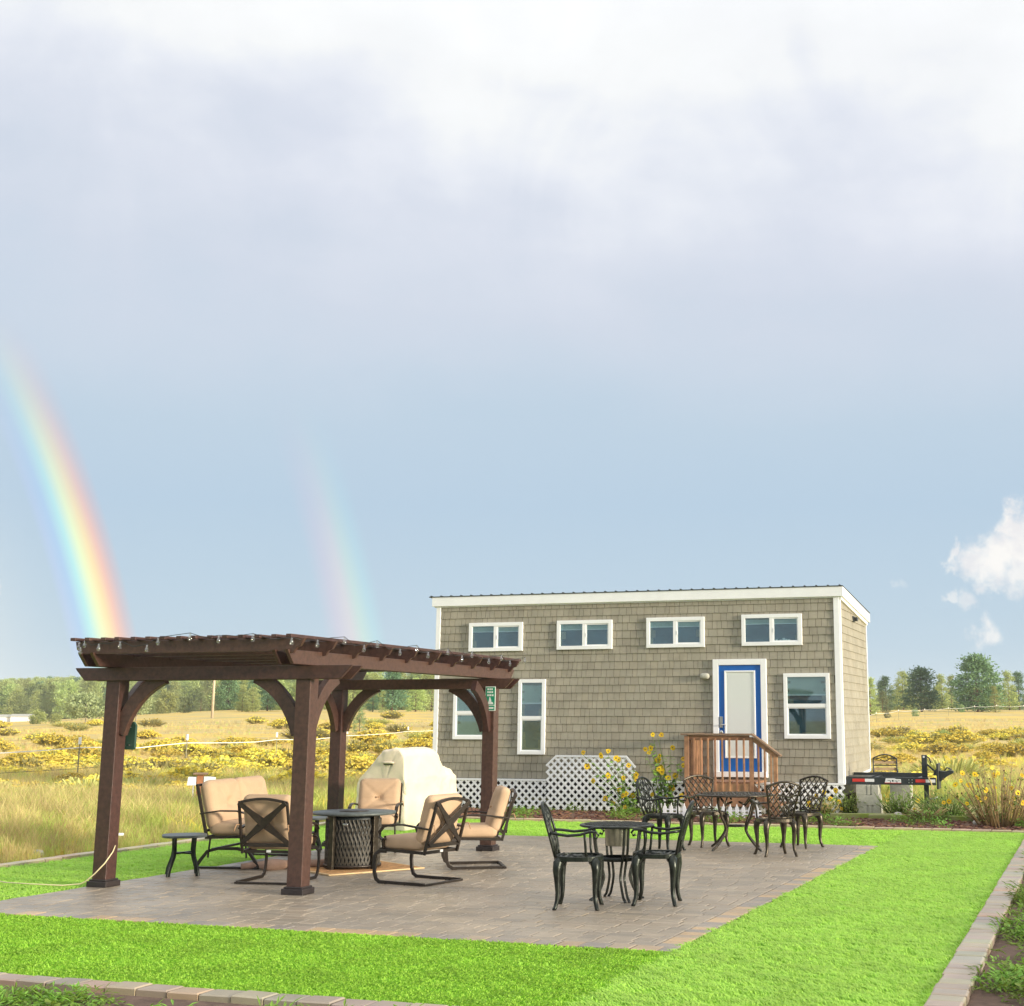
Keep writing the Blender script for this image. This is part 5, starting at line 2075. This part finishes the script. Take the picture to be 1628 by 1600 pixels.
# the far wood: one mass
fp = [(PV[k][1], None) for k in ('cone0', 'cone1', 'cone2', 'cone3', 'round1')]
fx, fsc, frt, fid = [], [], [], []
fr_ = random.Random(31)


def wood(n, q0, q1, y0, y1, h0, h1, w):
    for _ in range(n):
        y = fr_.uniform(y0, y1)
        x = y * fr_.uniform(q0, q1)
        fx.append((x, y, tz(x, y) - .3))
        fsc.append(fr_.uniform(h0, h1) / 10)
        frt.append((0, 0, fr_.uniform(0, 6.28)))
        fid.append(fr_.choices(range(5), w)[0])


wood(1700, -.52, -.22, 430, 860, 8, 13, (1, 5, 0, 5, 4))
wood(420, -.24, -.12, 330, 640, 7, 11, (2, 4, 1, 4, 3))
wood(60, -.30, -.13, 290, 340, 5, 9, (2, 3, 1, 2, 3))
wood(110, .14, .33, 330, 480, 4, 7.5, (1, 3, 1, 3, 2))
o = scatter('forest', fx, fp, fsc, frt, fid)
tag(o, 'pale green pine forest covering the far slope')


# ------------------------------------------------------------------ sunflowers by the house and in the weeds
def flower(parent, p, face, s=1.0, rr=random):
    """yellow ray flower: petals and a brown centre"""
    f = Vector(face).normalized()
    q = f.to_track_quat('Z', 'Y').to_matrix()
    b = MB()
    n = 11
    for i in range(n):
        a = 2 * math.pi * i / n + rr.uniform(-.1, .1)
        l, w = .054 * s * rr.uniform(.85, 1.15), .016 * s
        d = Vector((math.cos(a), math.sin(a), rr.uniform(-.15, .25)))
        sd = Vector((-math.sin(a), math.cos(a), 0)) * w
        b.add([q @ v for v in (d * .012 * s - sd * .6, d * .012 * s + sd * .6, d * l * .65 + sd, d * l, d * l * .65 - sd)], [(0, 1, 2, 3, 4)])
    fl = b.build('flower', M['petal'], parent, loc=p)
    b = MB()
    b.lathe([(.011 * s, 0), (.010 * s, .008 * s), (.004 * s, .011 * s)], 8)
    b.v = [tuple(q @ Vector(v)) for v in b.v]
    b.build('flower_centre', M['seed'], fl)
    return fl


def sunflower(label, heads, root, seed, leaves=26, origin=None, dens=1.0):
    rr = random.Random(seed)
    O = origin
    t = thing('sunflower_plant', label, 'sunflower', O, -HA)
    st = MB()
    lf = MB()
    for (x, z) in heads:
        y = rr.uniform(-.22, .22)
        r0 = Vector((root[0] + rr.uniform(-.22, .22), rr.uniform(-.1, .1), -.04))
        tip = Vector((x, y, z))
        mid = Vector((r0.x * .55 + x * .45 + rr.uniform(-.06, .06), y * .5, z * .55))
        st.tube([r0, mid, tip], [.010, .007, .004], 5)
        for _ in range(int(3 * dens)):
            f = rr.uniform(.15, .93)
            p = r0.lerp(mid, f * 2) if f < .5 else mid.lerp(tip, f * 2 - 1)
            a = rr.uniform(0, 6.28)
            d = Vector((math.cos(a), math.sin(a), rr.uniform(-.6, .25))).normalized()
            s = d.cross(Vector((0, 0, 1))).normalized() * rr.uniform(.025, .045)
            l = rr.uniform(.09, .17)
            lf.add([p, p + d * l * .45 + s, p + d * l, p + d * l * .45 - s], [(0, 1, 2), (0, 2, 3)])
    st.build('stem', M['green_stem'], t)
    lf.build('leaf', M['leaf'], t)
    for (x, z) in heads:
        pass
    rr = random.Random(seed)
    for (x, z) in heads:
        y = rr.uniform(-.22, .22)
        [rr.uniform(0, 1) for _ in range(3)]
        for _ in range(int(3 * dens)):
            pass
        flower(t, (x, y - .01, z), (rr.uniform(-.5, .7), -1, rr.uniform(-.1, .6)), rr.uniform(.85, 1.25), rr)
    return t


FL = [(-3.51, 1.48), (-3.43, 1.47), (-3.19, 1.23), (-3.64, 1.13), (-3.51, .99), (-3.45, 1.0), (-3.40, 1.08), (-3.38, .82), (-3.52, .79), (-3.32, .78), (-2.96, .9), (-2.97, 1.02), (-3.21, .67),
      (-3.17, .49), (-3.22, .45), (-3.12, .46), (-3.36, .84), (-3.41, .86), (-3.60, 1.22), (-3.66, 1.2), (-2.93, .34), (-3.55, .35), (-3.1, .7), (-3.25, .3)]
FM = [(-3.83, .72), (-3.88, .67), (-3.80, .64), (-4.03, .36), (-4.0, .31), (-4.08, .33), (-4.10, .66), (-4.54, 1.08), (-4.43, 1.16), (-4.25, 1.03), (-4.30, 1.0), (-4.83, .87), (-4.37, .17), (-4.03, .11),
      (-4.20, .44), (-4.74, .59), (-4.49, .26), (-4.95, 1.13), (-4.4, .7), (-3.95, .9)]
sunflower('tall flowering sunflower plant leaning on the left side of the cedar porch', [(x + 3.4, z) for x, z in FL], (.05, 0), 3, origin=hs(-3.4, .95, -.02), dens=6)
sunflower('lower sprawling sunflower plant in front of the tall lattice panel', [(x + 4.1, z) for x, z in FM], (.1, 0), 4, origin=hs(-4.1, 1.0, -.02), dens=5.5)
sunflower('small sunflower plant by the short lattice skirt', [(x, z) for x, z in ((-.1, .34), (.06, .42), (.18, .30), (.30, .46), (-.18, .2), (.12, .18), (.34, .25))], (.08, 0), 6, origin=hs(-.35, .62, -.02), dens=3)


# weedy sunflower clump and green weeds at the right end
def clump(loc, label, seed, w, h, n, heads, green=False):
    rr = random.Random(seed)
    t = thing('weed_clump', label, 'weeds', loc, 0)
    st, lf, hd = MB(), MB(), MB()
    tips = []
    for i in range(n):
        a, q = rr.uniform(0, 6.283), math.sqrt(rr.random())
        r0 = Vector((math.cos(a) * q * w * .22, math.sin(a) * q * w * .22, -.05))
        tip = Vector((math.cos(a) * q * w * .6 + rr.uniform(-.1, .1), math.sin(a) * q * w * .45, h * rr.uniform(.45, 1) * (1 - .25 * q)))
        mid = r0.lerp(tip, .5) + Vector((rr.uniform(-.05, .05), 0, .05))
        st.tube([r0, mid, tip], [.010, .007, .0035], 4)
        tips.append(tip)
        for _ in range(9 if green else 6):
            f = rr.uniform(.1, 1)
            p = r0.lerp(tip, f)
            a2 = rr.uniform(0, 6.28)
            d = Vector((math.cos(a2), math.sin(a2), rr.uniform(-.5, .8))).normalized()
            s = d.cross(Vector((0, 0, 1))).normalized() * rr.uniform(.010, .024)
            l = rr.uniform(.06, .13)
            lf.add([p, p + d * l * .45 + s, p + d * l, p + d * l * .45 - s], [(0, 1, 2), (0, 2, 3)])
    st.build('stem', M['green_stem' if green else 'stem'], t)
    lf.build('leaf', M['leaf' if green else 'weed'], t)
    for i in range(heads):
        tp = rr.choice(tips)
        p = tp + Vector((rr.uniform(-.12, .12), rr.uniform(-.1, .1), rr.uniform(-.25, .04)))
        if i % 3 == 2:
            b = MB()
            b.lathe([(.006, -.012), (.016, 0), (.012, .014), (.002, .018)], 7)
            b.build('seed_head', M['seed'], t, loc=tp)
        else:
            flower(t, p, (rr.uniform(-.4, .8), -1, rr.uniform(-.2, .7)), rr.uniform(.65, 1.0), rr)


clump((6.05, 24.15, 0), 'big dry sunflower clump with tan stems beside the bright turf', 1, 1.5, 1.25, 95, 34)
clump((6.95, 24.6, 0), 'yellowing sunflower clump cut by the right edge of the picture', 2, 1.4, 1.15, 70, 22)
clump((5.55, 26.0, 0), 'green weeds growing around the hitch end of the trailer', 3, 1.3, .62, 90, 6, True)
clump((4.85, 26.9, 0), 'green weeds between the concrete blocks and the trailer jack', 4, .75, .55, 55, 2, True)
clump((3.98, 27.3, 0), 'green weeds in the shade beside the short lattice skirt', 5, .5, .5, 35, 2, True)
clump((3.35, 26.35, 0), 'dry golden weed tuft at the foot of the short lattice skirt', 6, .55, .36, 60, 3)
clump((5.05, 25.35, 0), 'low tan weeds in the mulch by the mossy timbers', 7, .8, .28, 60, 0)
clump((6.0, 25.0, 0), 'low dry weeds between the mossy timber and the kerb', 8, .8, .3, 50, 0)

# stray pale stones in the bed and weeds
for i, (x, y, s, lab) in enumerate(((-7.95, 18.9, .11, 'pale curled stone at the edge of the weeds by the outer pergola post'), (5.75, 24.6, .09, 'pale stone in the mulch by the dry sunflower clump'),
                                    (4.72, 26.3, .12, 'pale stone lying next to the concrete blocks'))):
    b = MB()
    b.cushion((s * 1.5, s, s * .8), s * .35, c=(0, 0, s * .3), n=5, puff=.3)
    tag(b.build('stone', M['rock'], loc=(x, y, -.02), rz=i), lab, 'stone')

# far sheds at the forest foot
for px, w, lab in ((8, 9.0, 'long low white shed at the far edge of the field'), (36, 4.5, 'small white shed at the far edge of the field')):
    Y = 330
    sx = (px - 1020) / 2243 * Y
    t = thing('field_shed', lab, 'shed', (sx, Y, tz(sx, Y)), .2)
    MB().span((-w / 2, -2, -.5), (w / 2, 2, 1.1)).build('wall', M['trim'], t)
    b = MB()
    b.prism([(-2.2, 1.1), (2.2, 1.1), (0, 1.7)], lambda y, z, q: (q, y, z), -w / 2 - .2, w / 2 + .2)
    b.build('roof', M['block'], t)

# evening rain haze
hm = bpy.data.materials.new('haze')
hm.use_nodes = True
hm.node_tree.nodes.clear()
_v = hm.node_tree.nodes.new('ShaderNodeVolumePrincipled')
_v.inputs['Color'].default_value = (.93, .96, 1, 1)
_v.inputs['Density'].default_value = .00023
_o = hm.node_tree.nodes.new('ShaderNodeOutputMaterial')
hm.node_tree.links.new(_v.outputs[0], _o.inputs['Volume'])
hz = MB().span((-1600, -1600, -1.4), (1600, 1600, 46)).build('haze', hm)
tag(hz, 'thin evening haze over the field', kind='stuff')
